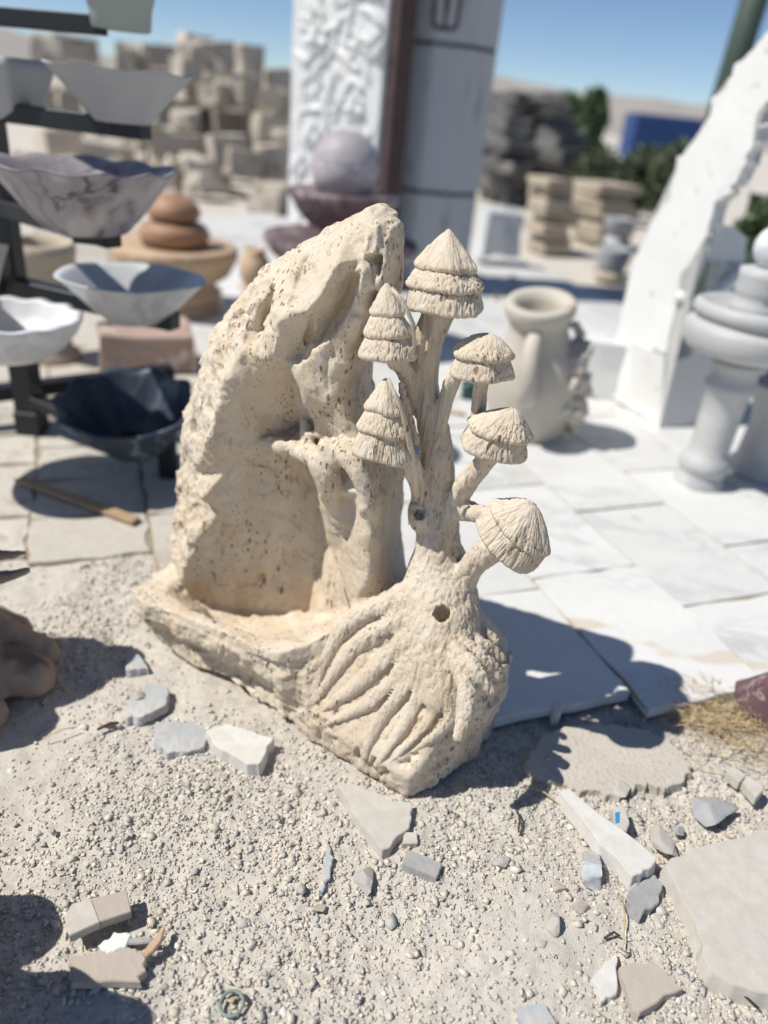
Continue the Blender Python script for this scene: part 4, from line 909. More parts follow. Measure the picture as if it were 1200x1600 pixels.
# ------------------------------------------------------------------ amphora with two handles and carved side flowers
vb, vz, vr = column_px('', [(704, 44), (700, 55), (680, 60), (640, 66), (600, 66), (565, 58), (540, 48), (515, 42), (500, 42), (494, 46), (484, 50), (470, 51), (464, 48)], 2.9, 818, None, '', '')
va = empty('amphora', (vb[0], vb[1], .03)); va.rotation_euler = (math.radians(11), math.radians(-7), 0); va.scale = (1.06, 1.06, .85); va.location.z = .042; tag(va, 'cream stone amphora with loop handles and carved side blossoms on the white tiles', 'vase')
sp = smooth_profile(vr, 4); rt, zt_ = sp[-1]
inner = [(rt - .028, zt_ - .004), (rt - .04, zt_ - .05), (rt - .045, zt_ - .12), (.001, zt_ - .3)]
lath_obj('body', [(.001, 0)] + [tuple(p) for p in sp] + inner, M['vase'], va, (0, 0, 0), 96)
def vface(px, py):    # point on the front of the body
    r = ray(px, py); best = None
    for t in np.arange(2.0, 4.0, .01):
        p = CP + r * t; zr_ = p[2] - .03; rr_ = np.interp(zr_, sp[:, 1], sp[:, 0]) if 0 < zr_ < zt_ else 0
        if math.hypot(p[0] - vb[0], p[1] - vb[1]) < rr_: best = p; break
    return (best if best is not None else p) - np.array([vb[0], vb[1], .03])
def onbody(an, zf, out): zz_ = zf * zt_; rr_ = float(np.interp(zz_, sp[:, 1], sp[:, 0])) + out; return np.array([rr_ * math.cos(an), rr_ * math.sin(an), zz_])
ha = math.radians(-104); h1 = onbody(ha, .80, 0)
tube('handle', [onbody(ha, .84, -.02), onbody(ha, .83, .02), onbody(ha, .78, .055), onbody(ha, .68, .065), onbody(ha, .56, .045), onbody(ha, .46, .02), onbody(ha, .40, -.015)], [.022, .026, .03, .032, .034, .036, .036], M['vase'], va, 12)
h3 = np.array([vr[7][0] * .8, .02, h1[2]]); tube('handle', [h3, h3 + [.05, 0, .0], h3 + [.075, 0, -.05], h3 + [.06, 0, -.11], h3 + [.0, 0, -.15]], [.014, .018, .02, .02, .02], M['vase'], va, 12)
for k, (an_, zf, s_) in enumerate(((-.35, .62, .10), (-.6, .50, .085), (-.3, .40, .11), (-.6, .27, .095), (-.35, .14, .10))):
    zz_ = zf * zt_; rr_ = float(np.interp(zz_, sp[:, 1], sp[:, 0]))
    o = rock('carved_blossom', (s_ * 1.2, s_ * 1.5, s_ * 1.7), M['vase'], 40 + k, 1, 4, .35, va, (rr_ * math.cos(an_) * .93, rr_ * math.sin(an_) * .93, zz_ - s_ * .8), an_, True, 0)
# ------------------------------------------------------------------ tall ragged marble wall fountain, right
WP = G(945, 620, .03); WD = np.array([.41, -.912, 0]); WN = np.array([-.912, -.41, 0])
tf = empty('marble_wall_fountain', (WP[0], WP[1], .03)); tag(tf, 'tall ragged white marble wall fountain with niches and ledge at the right', 'fountain')
def wl(px, py, off=0.):
    q = APL(px, py, WP - WN * off, WN) - WP; return (float(q @ WD), float(q[2] + .0))
outl = [(947, 618), (955, 570), (966, 517), (985, 425), (1000, 386), (1016, 348), (1036, 322), (1047, 306), (1052, 276), (1058, 252), (1070, 238), (1077, 226), (1090, 214), (1096, 199), (1108, 184), (1112, 160), (1119, 149), (1133, 140), (1139, 122), (1148, 100), (1169, 84), (1185, 66), (1203, 46), (1240, 20), (1262, 60), (1235, 110), (1212, 140), (1200, 160), (1188, 172), (1184, 186), (1190, 196), (1178, 204), (1176, 222), (1168, 238), (1160, 262), (1148, 286), (1128, 308), (1116, 318), (1108, 350), (1104, 367), (1093, 387), (1078, 412), (1062, 436), (1056, 470), (1048, 520), (1036, 560), (1034, 620), (1030, 670)]
po = [wl(*p) for p in outl]
def wall_prism(name, poly, o0, o1, seed, jit=.006, sub=3):
    r = np.random.default_rng(seed); pp_ = []
    for i in range(len(poly)):
        a = np.array(poly[i]); b = np.array(poly[(i + 1) % len(poly)])
        for k in range(sub): pp_.append(a + (b - a) * k / sub + (r.normal(size=2) * jit if k else 0))
    bm = bmesh.new(); A = [bm.verts.new(tuple(WD * s - WN * o0 + np.array([0, 0, max(z, -.03) + 0.0]))) for s, z in pp_]
    lay = [A]
    for o_ in np.linspace(o0, o1, 5)[1:]:
        lay.append([bm.verts.new(tuple(WD * (s + r.normal() * jit) - WN * o_ + np.array([0, 0, max(z + r.normal() * jit * (z > .05), -.03)]))) for s, z in pp_])
    n = len(A)
    for u_, v_ in zip(lay[:-1], lay[1:]):
        for k in range(n): bm.faces.new((u_[k], u_[(k + 1) % n], v_[(k + 1) % n], v_[k]))
    bm.faces.new(lay[0]); bm.faces.new(lay[-1]); bmesh.ops.triangulate(bm, faces=[f_ for f_ in bm.faces if len(f_.verts) > 4])
    return bm_obj(name, bm, M['whall'], tf)
M['whall'] = stone('pitted_white_marble', (.76, .755, .725), (.70, .69, .66), 5, .75, .5, .006, 45, spot=((.5, .46, .40), 22, .68))
wall_prism('slab', po, 0, .06, 3)
# right hand return with its niche frame, ledge and basin block, built behind the slab
RN = WD + np.array([0, 0, .2]); RN = RN / np.linalg.norm(RN); RP = WP + WD * .385
def rb(name, pxs, thick, seed, push=0.):
    '''plate lying in the plane of the right hand return, facing the viewer'''
    q = [APL(px, py, RP + WD * push, RN) - np.array([WP[0], WP[1], .03]) for px, py in pxs]; r = np.random.default_rng(seed); pp_ = []
    for i in range(len(q)):
        for k in range(2): pp_.append(q[i] + (q[(i + 1) % len(q)] - q[i]) * k / 2 + (r.normal(size=3) * .002 if k else 0))
    bm = bmesh.new(); A = [bm.verts.new(tuple(p)) for p in pp_]; B = [bm.verts.new(tuple(p - WD * thick)) for p in pp_]; n = len(A)
    for k in range(n): bm.faces.new((A[k], A[(k + 1) % n], B[(k + 1) % n], B[k]))
    bm.faces.new(A); bm.faces.new(B); bmesh.ops.triangulate(bm, faces=[f_ for f_ in bm.faces if len(f_.verts) > 4])
    return bm_obj(name, bm, M['whall'], tf)
rb('niche_lintel', [(1094, 392), (1106, 366), (1128, 350), (1150, 356), (1168, 372), (1162, 410), (1128, 410), (1122, 405), (1104, 408)], .07, 6)
rb('niche_jamb', [(1066, 455), (1076, 430), (1093, 393), (1103, 409), (1096, 430), (1086, 456)], .10, 5)
rb('niche_jamb', [(1129, 411), (1161, 411), (1150, 440), (1136, 486), (1118, 478), (1122, 440)], .07, 9)
rb('lower_jamb', [(1058, 462), (1080, 476), (1070, 510), (1058, 556), (1040, 552), (1050, 500)], .10, 10)
rb('basin_block', [(1031, 671), (1038, 557), (1062, 562), (1080, 557), (1092, 530), (1120, 540), (1118, 600), (1104, 674)], .22, 7, .006)
bq = AY(1090, 560, 3.75)
gb = lath_obj('plastic_drum', [(.001, 0), (.16, 0), (.17, .02), (.17, .28), (.178, .29), (.178, .31), (.17, .32), (.17, .6), (.178, .61), (.178, .63), (.165, .66), (.001, .66)], plain('dull_green_plastic', (.035, .06, .04), .6), None, (1.62, 3.85, .03)); tag(gb, 'dull dark green drum seen through the niches of the ragged fountain', 'drum')
lp = [APL(px, py, WP - WN * o_, WN) - np.array([WP[0], WP[1], .03]) for px, py, o_ in ()] or [APL(px, py, RP + WD * .03, RN) - np.array([WP[0], WP[1], .03]) for px, py in ((1060, 462), (1074, 470), (1090, 470), (1106, 464), (1120, 456), (1132, 446), (1142, 438), (1154, 428), (1168, 424))]
tube('wavy_ledge', lp, [.022, .026, .024, .027, .024, .027, .024, .026, .02], M['whall'], tf, 12)
# ------------------------------------------------------------------ turned marble fountains at the right edge
cb, cz, cr = column_px('', [(778, 40), (745, 40), (740, 36), (732, 36), (728, 41), (716, 41), (710, 36), (704, 32), (690, 32), (650, 33), (612, 36), (606, 43), (598, 43), (590, 38), (574, 38), (570, 46), (562, 46), (556, 60), (548, 86), (530, 96), (512, 96), (506, 86), (500, 84), (494, 92), (482, 92), (476, 84)], 2.53, 1082, None, '', '')
tcf = empty('turned_fountain', (cb[0], cb[1], .03)); tcf.rotation_euler = (0, math.radians(.5), 0); tag(tcf, 'grey white turned marble pedestal fountain with a ball on top', 'fountain')
kz = cz - .03
lath_obj('pedestal', [(.001, kz)] + [(r * .93, z + kz) for r, z in cr[:17]] + [(.001, cr[16][1] + kz)], M['turn'], tcf)
lath_obj('bowl', [(.001, cr[16][1] + kz + .001)] + [(r, z + kz) for r, z in smooth_profile(cr[17:], 3)] + [(cr[-1][0] * .9, cr[-1][1] + kz - .015), (.08, cr[-1][1] + kz - .03), (.001, cr[-1][1] + kz - .03)], M['turn'], tcf)
zt2 = cr[-1][1] + kz
lath_obj('finial', [(.001, zt2 - .029), (.085, zt2 - .029), (.085, zt2 + .0), (.075, zt2 + .012), (.082, zt2 + .03), (.09, zt2 + .05), (.084, zt2 + .075), (.088, zt2 + .085), (.088, zt2 + .11), (.06, zt2 + .118), (.001, zt2 + .118)], M['turn'], tcf)
mesh_obj('ball', sV * .07, sF, M['white'], tcf, loc=(0, 0, zt2 + .118 + .062))
c2 = G(1172, 752, .03)
sf = empty('marble_pedestal', (c2[0] + .07, c2[1] + .1, .03)); tag(sf, 'tapering grey white marble pedestal with a small dark bowl at the right edge', 'pedestal')
lath_obj('pedestal', [(.001, 0), (.13, 0), (.13, .02), (.10, .06), (.09, .2), (.12, .34), (.14, .36), (.001, .36)], M['turn'], sf)
lath_obj('bowl', [(.001, .361), (.06, .361), (.10, .39), (.15, .46), (.17, .50), (.155, .50), (.1, .42), (.001, .39)], M['granite'], sf)
# ================================================================== VEGETATION, HILL, CONTAINER
def foliage(name, label, cat, base, crowns, n, leaf, mat, trunk_h=1., seed=0, trunk_r=.06, group=None):
    r = np.random.default_rng(seed); t = empty(name, base); tag(t, label, cat, group)
    C_ = np.array([c[:3] for c in crowns]); R_ = np.array([c[3:6] for c in crowns]); pk_ = r.choice(len(crowns), n, p=np.prod(R_, 1) / np.prod(R_, 1).sum())
    d = r.normal(size=(n, 3)); d /= np.linalg.norm(d, axis=1, keepdims=True); rad_ = r.uniform(.35, 1, n) ** .5
    P = C_[pk_] + d * R_[pk_] * rad_[:, None] * (1 + .25 * vn(d * 3 + pk_[:, None] * 7, seed))[:, None]
    a = r.normal(size=(n, 3)); a /= np.linalg.norm(a, axis=1, keepdims=True); b = np.cross(a, r.normal(size=(n, 3))); b /= np.linalg.norm(b, axis=1, keepdims=True)
    s_ = leaf * r.uniform(.6, 1.4, (n, 1)); V_ = np.stack([P - a * s_, P + b * s_ * .45, P + a * s_, P - b * s_ * .45], 1).reshape(-1, 3)
    o = mesh_obj('crown', V_, np.arange(n * 4).reshape(-1, 4), mat, t, smooth=False)
    for k in range(min(5, len(crowns))):
        c = crowns[k]; tube('trunk' if k == 0 else 'branch', [(0, 0, -.1), (c[0] * .2, c[1] * .2, c[2] * .4), (c[0] * .7, c[1] * .7, c[2] * .8), (c[0], c[1], c[2] + .1)], [trunk_r, trunk_r * .8, trunk_r * .5, trunk_r * .2], M['bark'], t, 8)
    return t
def base_at(px, py, y): p = AY(px, py, y); return p
b = AY(905, 290, 15); zt_ = AY(905, 140, 15)[2]
foliage('cypress_tree', 'upright dark green tree behind the dark slab pile', 'tree', (b[0], 15, 0), [(0, 0, zt_ * .72, .28, .3, .55), (-.1, 0, zt_ * .5, .35, .35, .5), (.05, 0, zt_ * .3, .4, .35, .5), (.02, 0, zt_ - .22, .2, .2, .3)], 3800, .07, M['leafdark'], seed=4)
b = AY(862, 290, 16); zt_ = AY(862, 142, 16)[2]
foliage('bushy_tree', 'brighter green bushy tree left of the upright dark one', 'tree', (b[0], 16, 0), [(0, 0, zt_ - .28, .38, .4, .3), (-.2, 0, zt_ * .6, .35, .4, .4), (.1, 0, zt_ * .4, .4, .4, .5)], 2600, .07, M['leafmid'], seed=5)
for k, (px, top, bot, y, hw, lb, mt) in enumerate(((930, 232, 310, 11, 52, 'olive green shrub right of the dark slab pile', 'leafolive'), (1000, 222, 312, 12, 45, 'pale olive shrub in front of the blue container', 'leafolive'), (1045, 214, 320, 11, 42, 'rounded shrub beside the ragged marble slab', 'leafolive'))):
    p = AY(px, bot, y); q = AY(px, top, y); r_s = hw * depth(p) / FPX; hh = q[2]
    foliage('shrub', lb, 'shrub', (p[0], y, 0), [(-r_s * .4, 0, hh * .55, r_s * .6, r_s * .6, hh * .4), (r_s * .4, 0, hh * .5, r_s * .6, r_s * .6, hh * .42), (0, 0, hh * .75, r_s * .5, r_s * .5, hh * .27)], 1800, .06, M[mt], seed=20 + k, trunk_r=.03)
for k, (px, top, y, hw, lb) in enumerate(((1160, 300, 5.2, 70, 'dark green shrub showing behind the wall fountain niches'), (1200, 250, 6.5, 70, 'dense dark shrub at the right edge behind the turned fountain'))):
    p = AY(px, 480, y); q = AY(px, top, y); r_s = hw * depth(q) / FPX; hh = q[2]
    foliage('shrub', lb, 'shrub', (p[0], y, 0), [(-r_s * .4, 0, hh * .35, r_s * .7, r_s * .7, hh * .4), (r_s * .4, 0, hh * .45, r_s * .8, r_s * .7, hh * .45), (0, 0, hh * .7, r_s * .7, r_s * .6, hh * .32)], 4200, .05, M['leafdark'], seed=40 + k, trunk_r=.03)
p = AY(45, 330, 7.5); foliage('shrub', 'low green weed behind the rack post', 'shrub', (p[0], 7.5, 0), [(0, 0, .2, .3, .3, .22), (.3, 0, .15, .25, .2, .18)], 900, .05, M['leafmid'], seed=60, trunk_r=.02)
bx = AY(1037, 243, 40); bt = AY(1037, 180, 40); wbx = 108 * depth(bx) / FPX
ct = empty('shipping_container', (bx[0], 40, 0)); tag(ct, 'blue steel container standing far off behind the shrubs', 'container')
flat_box('body', -wbx / 2, wbx / 2, 0, 2.4, -.02, bt[2], M['blue'], ct, .03)
rib0 = None
for k in range(14):
    x = -wbx / 2 + .15 + k * (wbx - .3) / 13
    if rib0 is None: rib0 = flat_box('rib', -.05, .05, -.04, 0, .12, bt[2] - .12, M['blue'], ct, .01); rib0.location.x = x
    else: d2 = dup(rib0, parent=ct); d2.location.x = x
# hills
hv = []; hn = 120
for i in range(hn + 1):
    a = math.radians(-60 + 120 * i / hn); h_ = 5 + 7 * (fbm(np.array([[i * .07, 2.2, 0]]), 7, 4)[0] + .6) + 3 * math.exp(-((i - 78) / 14) ** 2)
    for k, (rr, f_) in enumerate(((150, 0), (260, .55), (330, 1.), (420, .9), (700, 0))): hv.append((rr * math.sin(a), rr * math.cos(a), max(h_ * f_, -.5) - (.5 if f_ == 0 else 0)))
hf_ = [(i * 5 + k, i * 5 + k + 1, (i + 1) * 5 + k + 1, (i + 1) * 5 + k) for i in range(hn) for k in range(4)]
tag(mesh_obj('hills', hv, hf_, M['hill']), kind='structure')
# leaning green pole at the top right
q0 = AY(1150, 95, 8.); q1 = AY(1185, -20, 8.)
tube('pole', [(q0[0] - (q1[0] - q0[0]) * 3., 8, 0), (q0[0], 8, q0[2]), (q1[0] + (q1[0] - q0[0]), 8, q1[2] + (q1[2] - q0[2]))], .12, M['leafpole'] if 'leafpole' in M else plain('dark_green_pole', (.05, .075, .06), .6)); tag(SC.objects['pole'], 'dark green slanting pole behind the top of the ragged slab', 'pole')
# ================================================================== LOOSE PIECES ON THE GROUND
def shard(name, pxs, z, thick, mat, label, cat, rag=.0015, bev=.0015, tilt=None, group=None, n=5):
    rag = max(rag, .0022) if rag > .0006 else .0008
    top = [G(x, y, z) for x, y in pxs]
    top = ragged(top, n, rag, len(label)) if rag else top
    o = slab_obj(name, top, thick, mat, None, min(bev, .0012), bottom_in=-.06); tag(o, label, cat, group)
    rt_ = random.Random(len(label) * 7 + int(pxs[0][0])); o.rotation_euler = (rt_.uniform(-.05, .05), rt_.uniform(-.05, .05), 0) if thick < .03 else (0, 0, 0)
    return o
shard('marble_shard', [(322, 1142), (352, 1130), (428, 1152), (408, 1190), (386, 1194), (338, 1166)], .028, .03, M['whitechip'], 'white marble shard lying at the foot of the basin', 'stone shard')
shard('stone_shard', [(527, 1230), (545, 1222), (610, 1250), (644, 1254), (640, 1292), (598, 1326), (560, 1280)], .02, .028, M['sandslab'], 'pale grey wedge shaped slab under the front corner of the fountain', 'stone shard')
shard('slate_shard', [(244, 1128), (300, 1126), (330, 1142), (312, 1170), (262, 1178), (242, 1160)], .016, .02, M['bluegrey'], 'cracked blue grey slate flake half buried left of the white shard', 'stone shard')
shard('slate_shard', [(205, 1090), (232, 1064), (262, 1072), (258, 1104), (222, 1122), (196, 1120)], .017, .02, M['bluegrey'], 'blue grey slate flake beneath the left end of the basin', 'stone shard')
shard('marble_shard', [(198, 1020), (216, 1022), (232, 1044), (198, 1046)], .016, .02, M['bluegrey'], 'small pale shard in the shade below the basin corner', 'stone shard')
shard('slate_chip', [(636, 1326), (692, 1348), (682, 1372), (630, 1350)], .016, .02, M['greystone'], 'small rectangular blue grey slate chip in front of the wedge slab', 'stone chip', .0006)
shard('stone_chip', [(632, 1300), (652, 1300), (652, 1318), (630, 1318)], .014, .02, M['sandslab'], 'square beige chip beside the wedge slab', 'stone chip', .0006)
shard('marble_offcut', [(876, 1236), (888, 1230), (1026, 1340), (1020, 1352), (988, 1370), (930, 1306)], .036, .034, M['whitechip'], 'long white marble offcut tapering to a point right of the fountain', 'stone offcut', .001, .003)
shard('limestone_slab', [(1040, 1352), (1070, 1330), (1182, 1298), (1240, 1292), (1300, 1420), (1260, 1560), (1200, 1552), (1112, 1520), (1088, 1440)], .028, .04, M['sandslab'], 'large pale limestone slab at the lower right edge', 'stone slab', .003, .004)
shard('concrete_slab', [(822, 1190), (850, 1146), (930, 1128), (1004, 1140), (1040, 1150), (1080, 1198), (1068, 1222), (1040, 1230), (1000, 1226), (960, 1242), (900, 1232), (846, 1214)], .009, .03, M['concrete'], 'rough broken concrete slab between the fountain and the dry grass', 'concrete slab', .0035, .0012, None, None, 9)
shard('marble_shard', [(924, 1530), (962, 1486), (964, 1552), (940, 1566)], .014, .02, M['whitechip'], 'white triangular shard near the lower right corner', 'stone shard')
shard('stone_shard', [(968, 1510), (1020, 1500), (1068, 1544), (1000, 1582), (990, 1580)], .018, .026, M['pinkstone'], 'flat pinkish brown flake below the white triangle', 'stone shard')
shard('marble_shard', [(806, 1572), (848, 1566), (870, 1600), (820, 1615)], .012, .02, M['bluegrey'], 'pale bluish shard at the bottom edge', 'stone shard')
shard('stone_shard', [(985, 1390), (1020, 1366), (1036, 1380), (1030, 1410), (1002, 1434), (980, 1412)], .016, .022, M['greystone'], 'grey stone plate under the tip of the white offcut', 'stone shard')
shard('sandstone_tile', [(1136, 1206), (1146, 1196), (1166, 1210), (1156, 1222)], .030, .022, M['sandslab'], 'small grey sawn cube beside the dry grass, left of its twin', 'stone chip', .0005)
shard('sandstone_tile', [(1160, 1220), (1172, 1212), (1194, 1232), (1182, 1246)], .030, .022, M['sandslab'], 'small grey sawn cube beside the dry grass, right of its twin', 'stone chip', .0005)
shard('painted_chip', [(958, 1262), (974, 1258), (984, 1284), (980, 1298), (962, 1290)], .030, .02, M['sandslab'], 'beige chip with a blue paint mark beside the white offcut', 'stone chip', .0006)
p0 = SC.objects['painted_chip']; o = slab_obj('paint_mark', [np.array(q) - np.array(p0.location) for q in [G(961, 1270, .0312), G(968, 1268, .0312), G(968, 1284, .0312), G(962, 1286, .0312)]], .001, M['bluepaint'], p0, 0)
tl = empty('broken_tile', tuple(G(155, 1428, 0))); tag(tl, 'broken beige and grey tile piece at the lower left, in the sun', 'tile')
o1 = slab_obj('tile_half', [G(100, 1432, .03) - G(155, 1428, 0), G(112, 1412, .03) - G(155, 1428, 0), G(142, 1404, .03) - G(155, 1428, 0), G(156, 1440, .03) - G(155, 1428, 0), G(108, 1462, .03) - G(155, 1428, 0)], .018, M['sandslab'], tl, .001)
o2 = slab_obj('tile_half', [G(142.5, 1403.6, .0302) - G(155, 1428, 0), G(198, 1390, .0302) - G(155, 1428, 0), G(205, 1424, .0302) - G(155, 1428, 0), G(156.5, 1440, .0302) - G(155, 1428, 0)], .018, M['pinkstone'], tl, .001)
shard('broken_tile', [(110, 1494), (200, 1478), (226, 1490), (220, 1534), (112, 1536)], .012, .015, M['pinkstone'], 'dusty brown tile piece lying in the bottom left shadow', 'tile', .001)
shard('glass_shard', [(152, 1478), (178, 1456), (206, 1460), (196, 1480), (168, 1490)], .014, .006, M['greenwhite'], 'pale greenish shard beside the wood chip at the lower left', 'shard', .001)
shard('slate_chip', [(196, 1466), (240, 1464), (236, 1472), (200, 1476)], .012, .008, M['greystone'], 'narrow dark grey sliver touching the wood chip', 'stone chip', .0006)
shard('wood_chip', [(222, 1488), (252, 1448), (258, 1450), (250, 1472), (230, 1494)], .016, .008, M['honey'], 'orange brown splinter of wood at the lower left', 'wood chip', .0006)
shard('slate_flake', [(498, 1390), (512, 1310), (522, 1340), (516, 1366), (504, 1392)], .006, .008, M['bluegrey'], 'thin bluish flake standing out of the dust in the front centre', 'stone flake', .001)
shard('marble_chip', [(826, 1452), (880, 1440), (882, 1446), (830, 1460)], .01, .008, M['greenwhite'], 'slim pale chip in the gravel right of centre', 'stone chip', .0006) if False else None
def stn(px, py, w_, d_, h_, mat, label, seed, rz=0, name='stone', sink=.25, z=0, sub=4):
    q = G(px, py, 0); s_ = depth(q) / FPX
    o = rock(name, (w_ * s_ * 1.25, d_ * s_ * 1.25, h_ * s_ * 1.1), mat, seed, 9, sub, .07, None, (q[0], q[1], z - h_ * s_ * .18), rz, False, 0.0); tag(o, label, 'stone'); return o
stn(1200, 1112, 200, 150, 215, M['violetrock'], 'dark violet stone with white veins at the right edge', 3, .4)
stn(920, 1362, 62, 70, 44, M['bluegrey'], 'bluish grey angular stone left of the white offcut tip', 11, .3)
stn(992, 1392, 40, 36, 34, M['greystone'], 'dark grey stone lying on the grey plate', 12, .2)
stn(1110, 1270, 64, 70, 44, M['greystone'], 'grey rough stone near the dry grass', 13, .8)
stn(1034, 1328, 50, 60, 34, M['chip'], 'pale rough stone between the white offcut and the large slab', 14, .2)
stn(866, 1124, 26, 34, 30, M['greywhite'], 'light grey stone at the edge of the white tiles', 15)
stn(572, 1376, 30, 48, 34, M['chip'], 'upright beige stone casting a shadow in the front centre', 16, .5)
stn(910, 1420, 40, 24, 26, M['pinkstone'], 'small brown stone below the bluish grey one', 17, .4)
stn(862, 1442, 28, 40, 30, M['chip'], 'rounded grey stone right of the front centre', 18)
stn(870, 1390, 36, 26, 20, M['pinkstone'], 'pinkish flat stone left of the bluish grey one', 19)
stn(972, 1240, 26, 30, 20, M['chip'], 'pale pebble at the lip of the concrete slab', 20)
stn(852, 1200, 14, 10, 10, M['greystone'], 'tiny dark stone on the corner of the concrete slab', 21, z=.024)
stn(212, 1100, 26, 34, 20, M['chip'], 'rounded pebble on the blue grey flake', 22, z=.008)
stn(165, 1134, 30, 16, 12, M['pinkstone'], 'yellowish pebble left of the cracked slate flake', 23)
stn(38, 1252, 10, 12, 8, M['greystone'], 'tiny dark pebble near the left edge', 24) if False else None
stn(84, 1302, 16, 12, 12, M['greystone'], 'dark grey pebble by the left edge above the broken tile', 25)
stn(176, 916, 26, 14, 12, M['greystone'], 'dark flat pebble left of the fountain rock', 26)
stn(205, 914, 18, 18, 14, M['chip'], 'grey pebble close to the left side of the fountain', 27)
stn(500, 1420, 20, 14, 12, M['pinkstone'], 'ochre pebble in the middle of the gravel', 28)
stn(786, 1350, 26, 20, 16, M['chip'], 'grey lump in the gravel right of the slate chip', 29)
stn(1060, 1300, 22, 16, 14, M['greystone'], 'dark stone by the upper corner of the large slab', 30)
# scattered fist-to-thumb sized chips, alike
prot = [rock('stone_chip', (.026, .020, .013), m_, 500 + k, 7, 2, .15) for k, m_ in enumerate((M['chip'], M['chip'], M['greystone'], M['pinkstone'], M['chip'], M['whitechip']))]
for k in range(170):
    if k < 120: px = random.uniform(640, 1190); py = random.uniform(1215, 1600)
    else: px = random.uniform(10, 700); py = random.uniform(1180, 1600)
    q = G(px, py); src = prot[k % 6]; o = src if k < 6 else dup(src)
    s_ = random.choice((.35, .45, .55, .7, .9)) * random.uniform(.8, 1.2)
    o.location = (q[0], q[1], float(ground_z(np.array([q[0]]), np.array([q[1]]))[0]) - .003 * s_); o.rotation_euler = (random.uniform(-.3, .3), random.uniform(-.3, .3), random.uniform(0, 6.28)); o.scale = (s_, s_ * random.uniform(.7, 1.2), s_)
    near = min((((1130, 1420), 'large limestone slab'), ((950, 1300), 'long white offcut'), ((950, 1180), 'concrete slab'), ((590, 1280), 'wedge shaped slab'), ((660, 1350), 'slate chip'), ((150, 1450), 'broken tiles'), ((362, 1568), 'grey green ring'), ((370, 1160), 'white marble shard'), ((940, 1530), 'white triangular shard'), ((720, 1500), 'middle of the bottom edge'), ((60, 1250), 'left shadow'), ((500, 1400), 'thin bluish flake')), key=lambda t: math.hypot(t[0][0] - px, t[0][1] - py))[1]
    tag(o, '%s %s chip near the %s' % ('thumb sized' if s_ > .65 else 'fingertip sized' if s_ > .45 else 'tiny', ('pale grey', 'beige grey', 'dark grey', 'pinkish brown', 'mid grey', 'white')[k % 6], near), 'stone chip', 'stone chips scattered in the gravel')
byl = {}
for o in SC.objects:
    if o.get('group') in ('stone chips scattered in the gravel', 'rubble behind the vase'): byl.setdefault(o['label'], []).append(o)
for lb, l_ in byl.items():
    if len(l_) > 1:
        for q_, o in enumerate(sorted(l_, key=lambda t: t.location.x)): o['label'] = lb + (', %s from left' % ORD[q_])
# ring, twigs and straw
q = G(362, 1568, .006); rgv = []; rgf = []
for i in range(40):
    a = i / 40 * 2 * math.pi
    for k in range(8):
        b_ = k / 8 * 2 * math.pi; rgv.append(((.0165 + .0026 * math.cos(b_)) * math.cos(a), (.0165 + .0026 * math.cos(b_)) * math.sin(a), .0026 * math.sin(b_)))
        rgf.append((i * 8 + k, ((i + 1) % 40) * 8 + k, ((i + 1) % 40) * 8 + (k + 1) % 8, i * 8 + (k + 1) % 8))
rg = mesh_obj('washer_ring', rgv, rgf, M['rubber'], loc=tuple(q)); rg.rotation_euler = (.1, -.08, 0); tag(rg, 'grey green ring lying in the gravel at the bottom', 'ring')
stn(361, 1564, 16, 10, 8, M['honey'], 'small orange pebble inside the grey green ring', 33, .8)
def twig(a, b, r, label, mat='twig', name='twig'):
    p = G(*a, .008); q = G(*b, .010); m_ = (p + q) / 2 + np.array([.004, .006, .004]); o = tube(name, [p, m_, q], [r, r, r * .7], M[mat]); tag(o, label, 'twig'); return o
twig((1112, 1532), (1186, 1576), .0025, 'dark thin twig beside the large limestone slab')
twig((816, 1226), (880, 1262), .0014, 'thin dry stalk running up to the point of the white offcut', 'straw')
twig((808, 1268), (810, 1300), .002, 'short upright dark twig left of the white offcut')
twig((972, 1400), (974, 1480), .0014, 'thin brown stalk lying below the grey plate', 'straw')
twig((944, 1466), (968, 1462), .002, 'tiny dark twig below the brown stalk')
twig((964, 1368), (1030, 1392), .0015, 'yellow straw stalk across the dark grey stone', 'straw', 'straw_stalk')
twig((152, 1140), (186, 1130), .003, 'short dark twig left of the slate flake')
twig((66, 1154), (120, 1136), .0012, 'thin dry stalk near the left shadow', 'straw', 'straw_stalk')
# dry grass tuft
gv = []; gf = []
for k in range(620):
    px = random.gauss(1125, 60); py = random.gauss(1125, 26) + (px - 1120) * .5
    if px < 1035 or px > 1260 or py < 1085: continue
    p = G(px, py, 0) + np.array([0, 0, random.uniform(.0, .02)]); a = random.gauss(2.6, .7); l_ = random.uniform(.03, .10); up_ = random.uniform(-.01, .035)
    d = np.array([math.cos(a), math.sin(a), 0]); s_ = np.array([-d[1], d[0], 0]) * .0009; m_ = p + d * l_ * .5 + [0, 0, up_]; e = p + d * l_ + [0, 0, up_ * .6 - .002]
    n = len(gv); gv += [p - s_, p + s_, m_ + s_, m_ - s_, e]; gf += [(n, n + 1, n + 2, n + 3), (n + 3, n + 2, n + 4)]
tag(mesh_obj('dry_grass', gv, gf, M['straw'], smooth=False), 'yellow dry grass flattened below the edge of the white tiles', 'dry grass', kind='stuff')
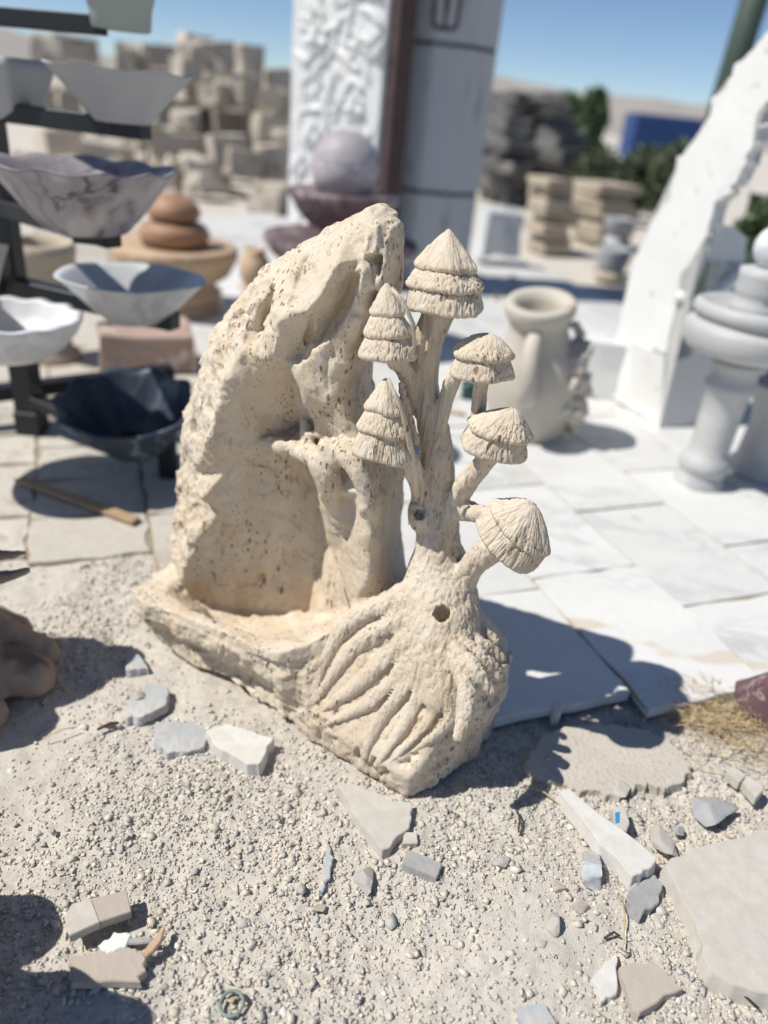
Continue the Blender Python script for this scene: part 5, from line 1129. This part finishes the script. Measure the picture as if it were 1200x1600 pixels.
# ================================================================== CARVINGS CUT BY THE LEFT EDGE
fl = Field((-1.2, .92, -.02), (-.58, 1.42, .72), .006); 
fl.cone((-.98, 1.14, .06), (-.98, 1.15, .40), .17, .11, .03); fl.cone((-.98, 1.15, .40), (-.97, 1.17, .55), .10, .06, .03)
for a, b, r0, r1 in (((-.90, 1.24, .10), (-.70, 1.235, .035), .06, .028), ((-.9, 1.15, .07), (-.70, 1.165, .03), .075, .045), ((-.86, 1.12, .09), (-.76, 1.115, .03), .05, .03), ((-.88, 1.06, .06), (-.74, 1.06, .02), .06, .035), ((-.9, 1.3, .06), (-.80, 1.31, .03), .05, .03), (tuple(AY(-70, 872, 1.26)), tuple(AY(38, 864, 1.26)), .026, .005), (tuple(AY(-70, 918, 1.24)), tuple(AY(44, 892, 1.24)), .03, .006), (tuple(AY(-70, 918, 1.24)), (-.98, 1.2, .3), .03, .06), ((-.93, 1.02, .05), (-.95, 1.0, .34), .12, .07)): fl.cone(a, b, r0, r1, .012)
fl.f = np.maximum(fl.f, (-fl.ax[2] - .005)[None, None, :]); Vc, Fc = fl.mesh(); nc = normals(Vc, Fc); Vc = Vc + nc * (fbm(Vc * 40, 12, 3) * .003)[:, None]
cs = empty('carved_figure', (-.98, 1.14, 0)); tag(cs, 'brown carved stone figure with toe like base cut by the left edge', 'stone carving')
mesh_obj('body', Vc - np.array([-.98, 1.14, 0]), Fc, M['carve'], cs)
yl = Field((-.86, .40, -.02), (-.44, .80, .5), .006)
yl.cone((-.60, .50, .03), (-.585, .49, .26), .08, .07, .02); yl.cone((-.585, .49, .26), (-.56, .47, .36), .06, .045, .02); yl.cone((-.66, .62, .03), (-.65, .62, .20), .07, .06, .02); yl.cone((-.60, .60, .05), (-.545, .615, .05), .05, .018, .02)
yl.f = np.maximum(yl.f, (-yl.ax[2] - .005)[None, None, :]); Vy, Fy = yl.mesh()
yo = mesh_obj('carved_stone', Vy - np.array([-.63, .58, 0]), Fy, M['honey'], loc=(-.63, .58, 0)); tag(yo, 'honey coloured carving just showing at the lower left edge', 'stone carving')
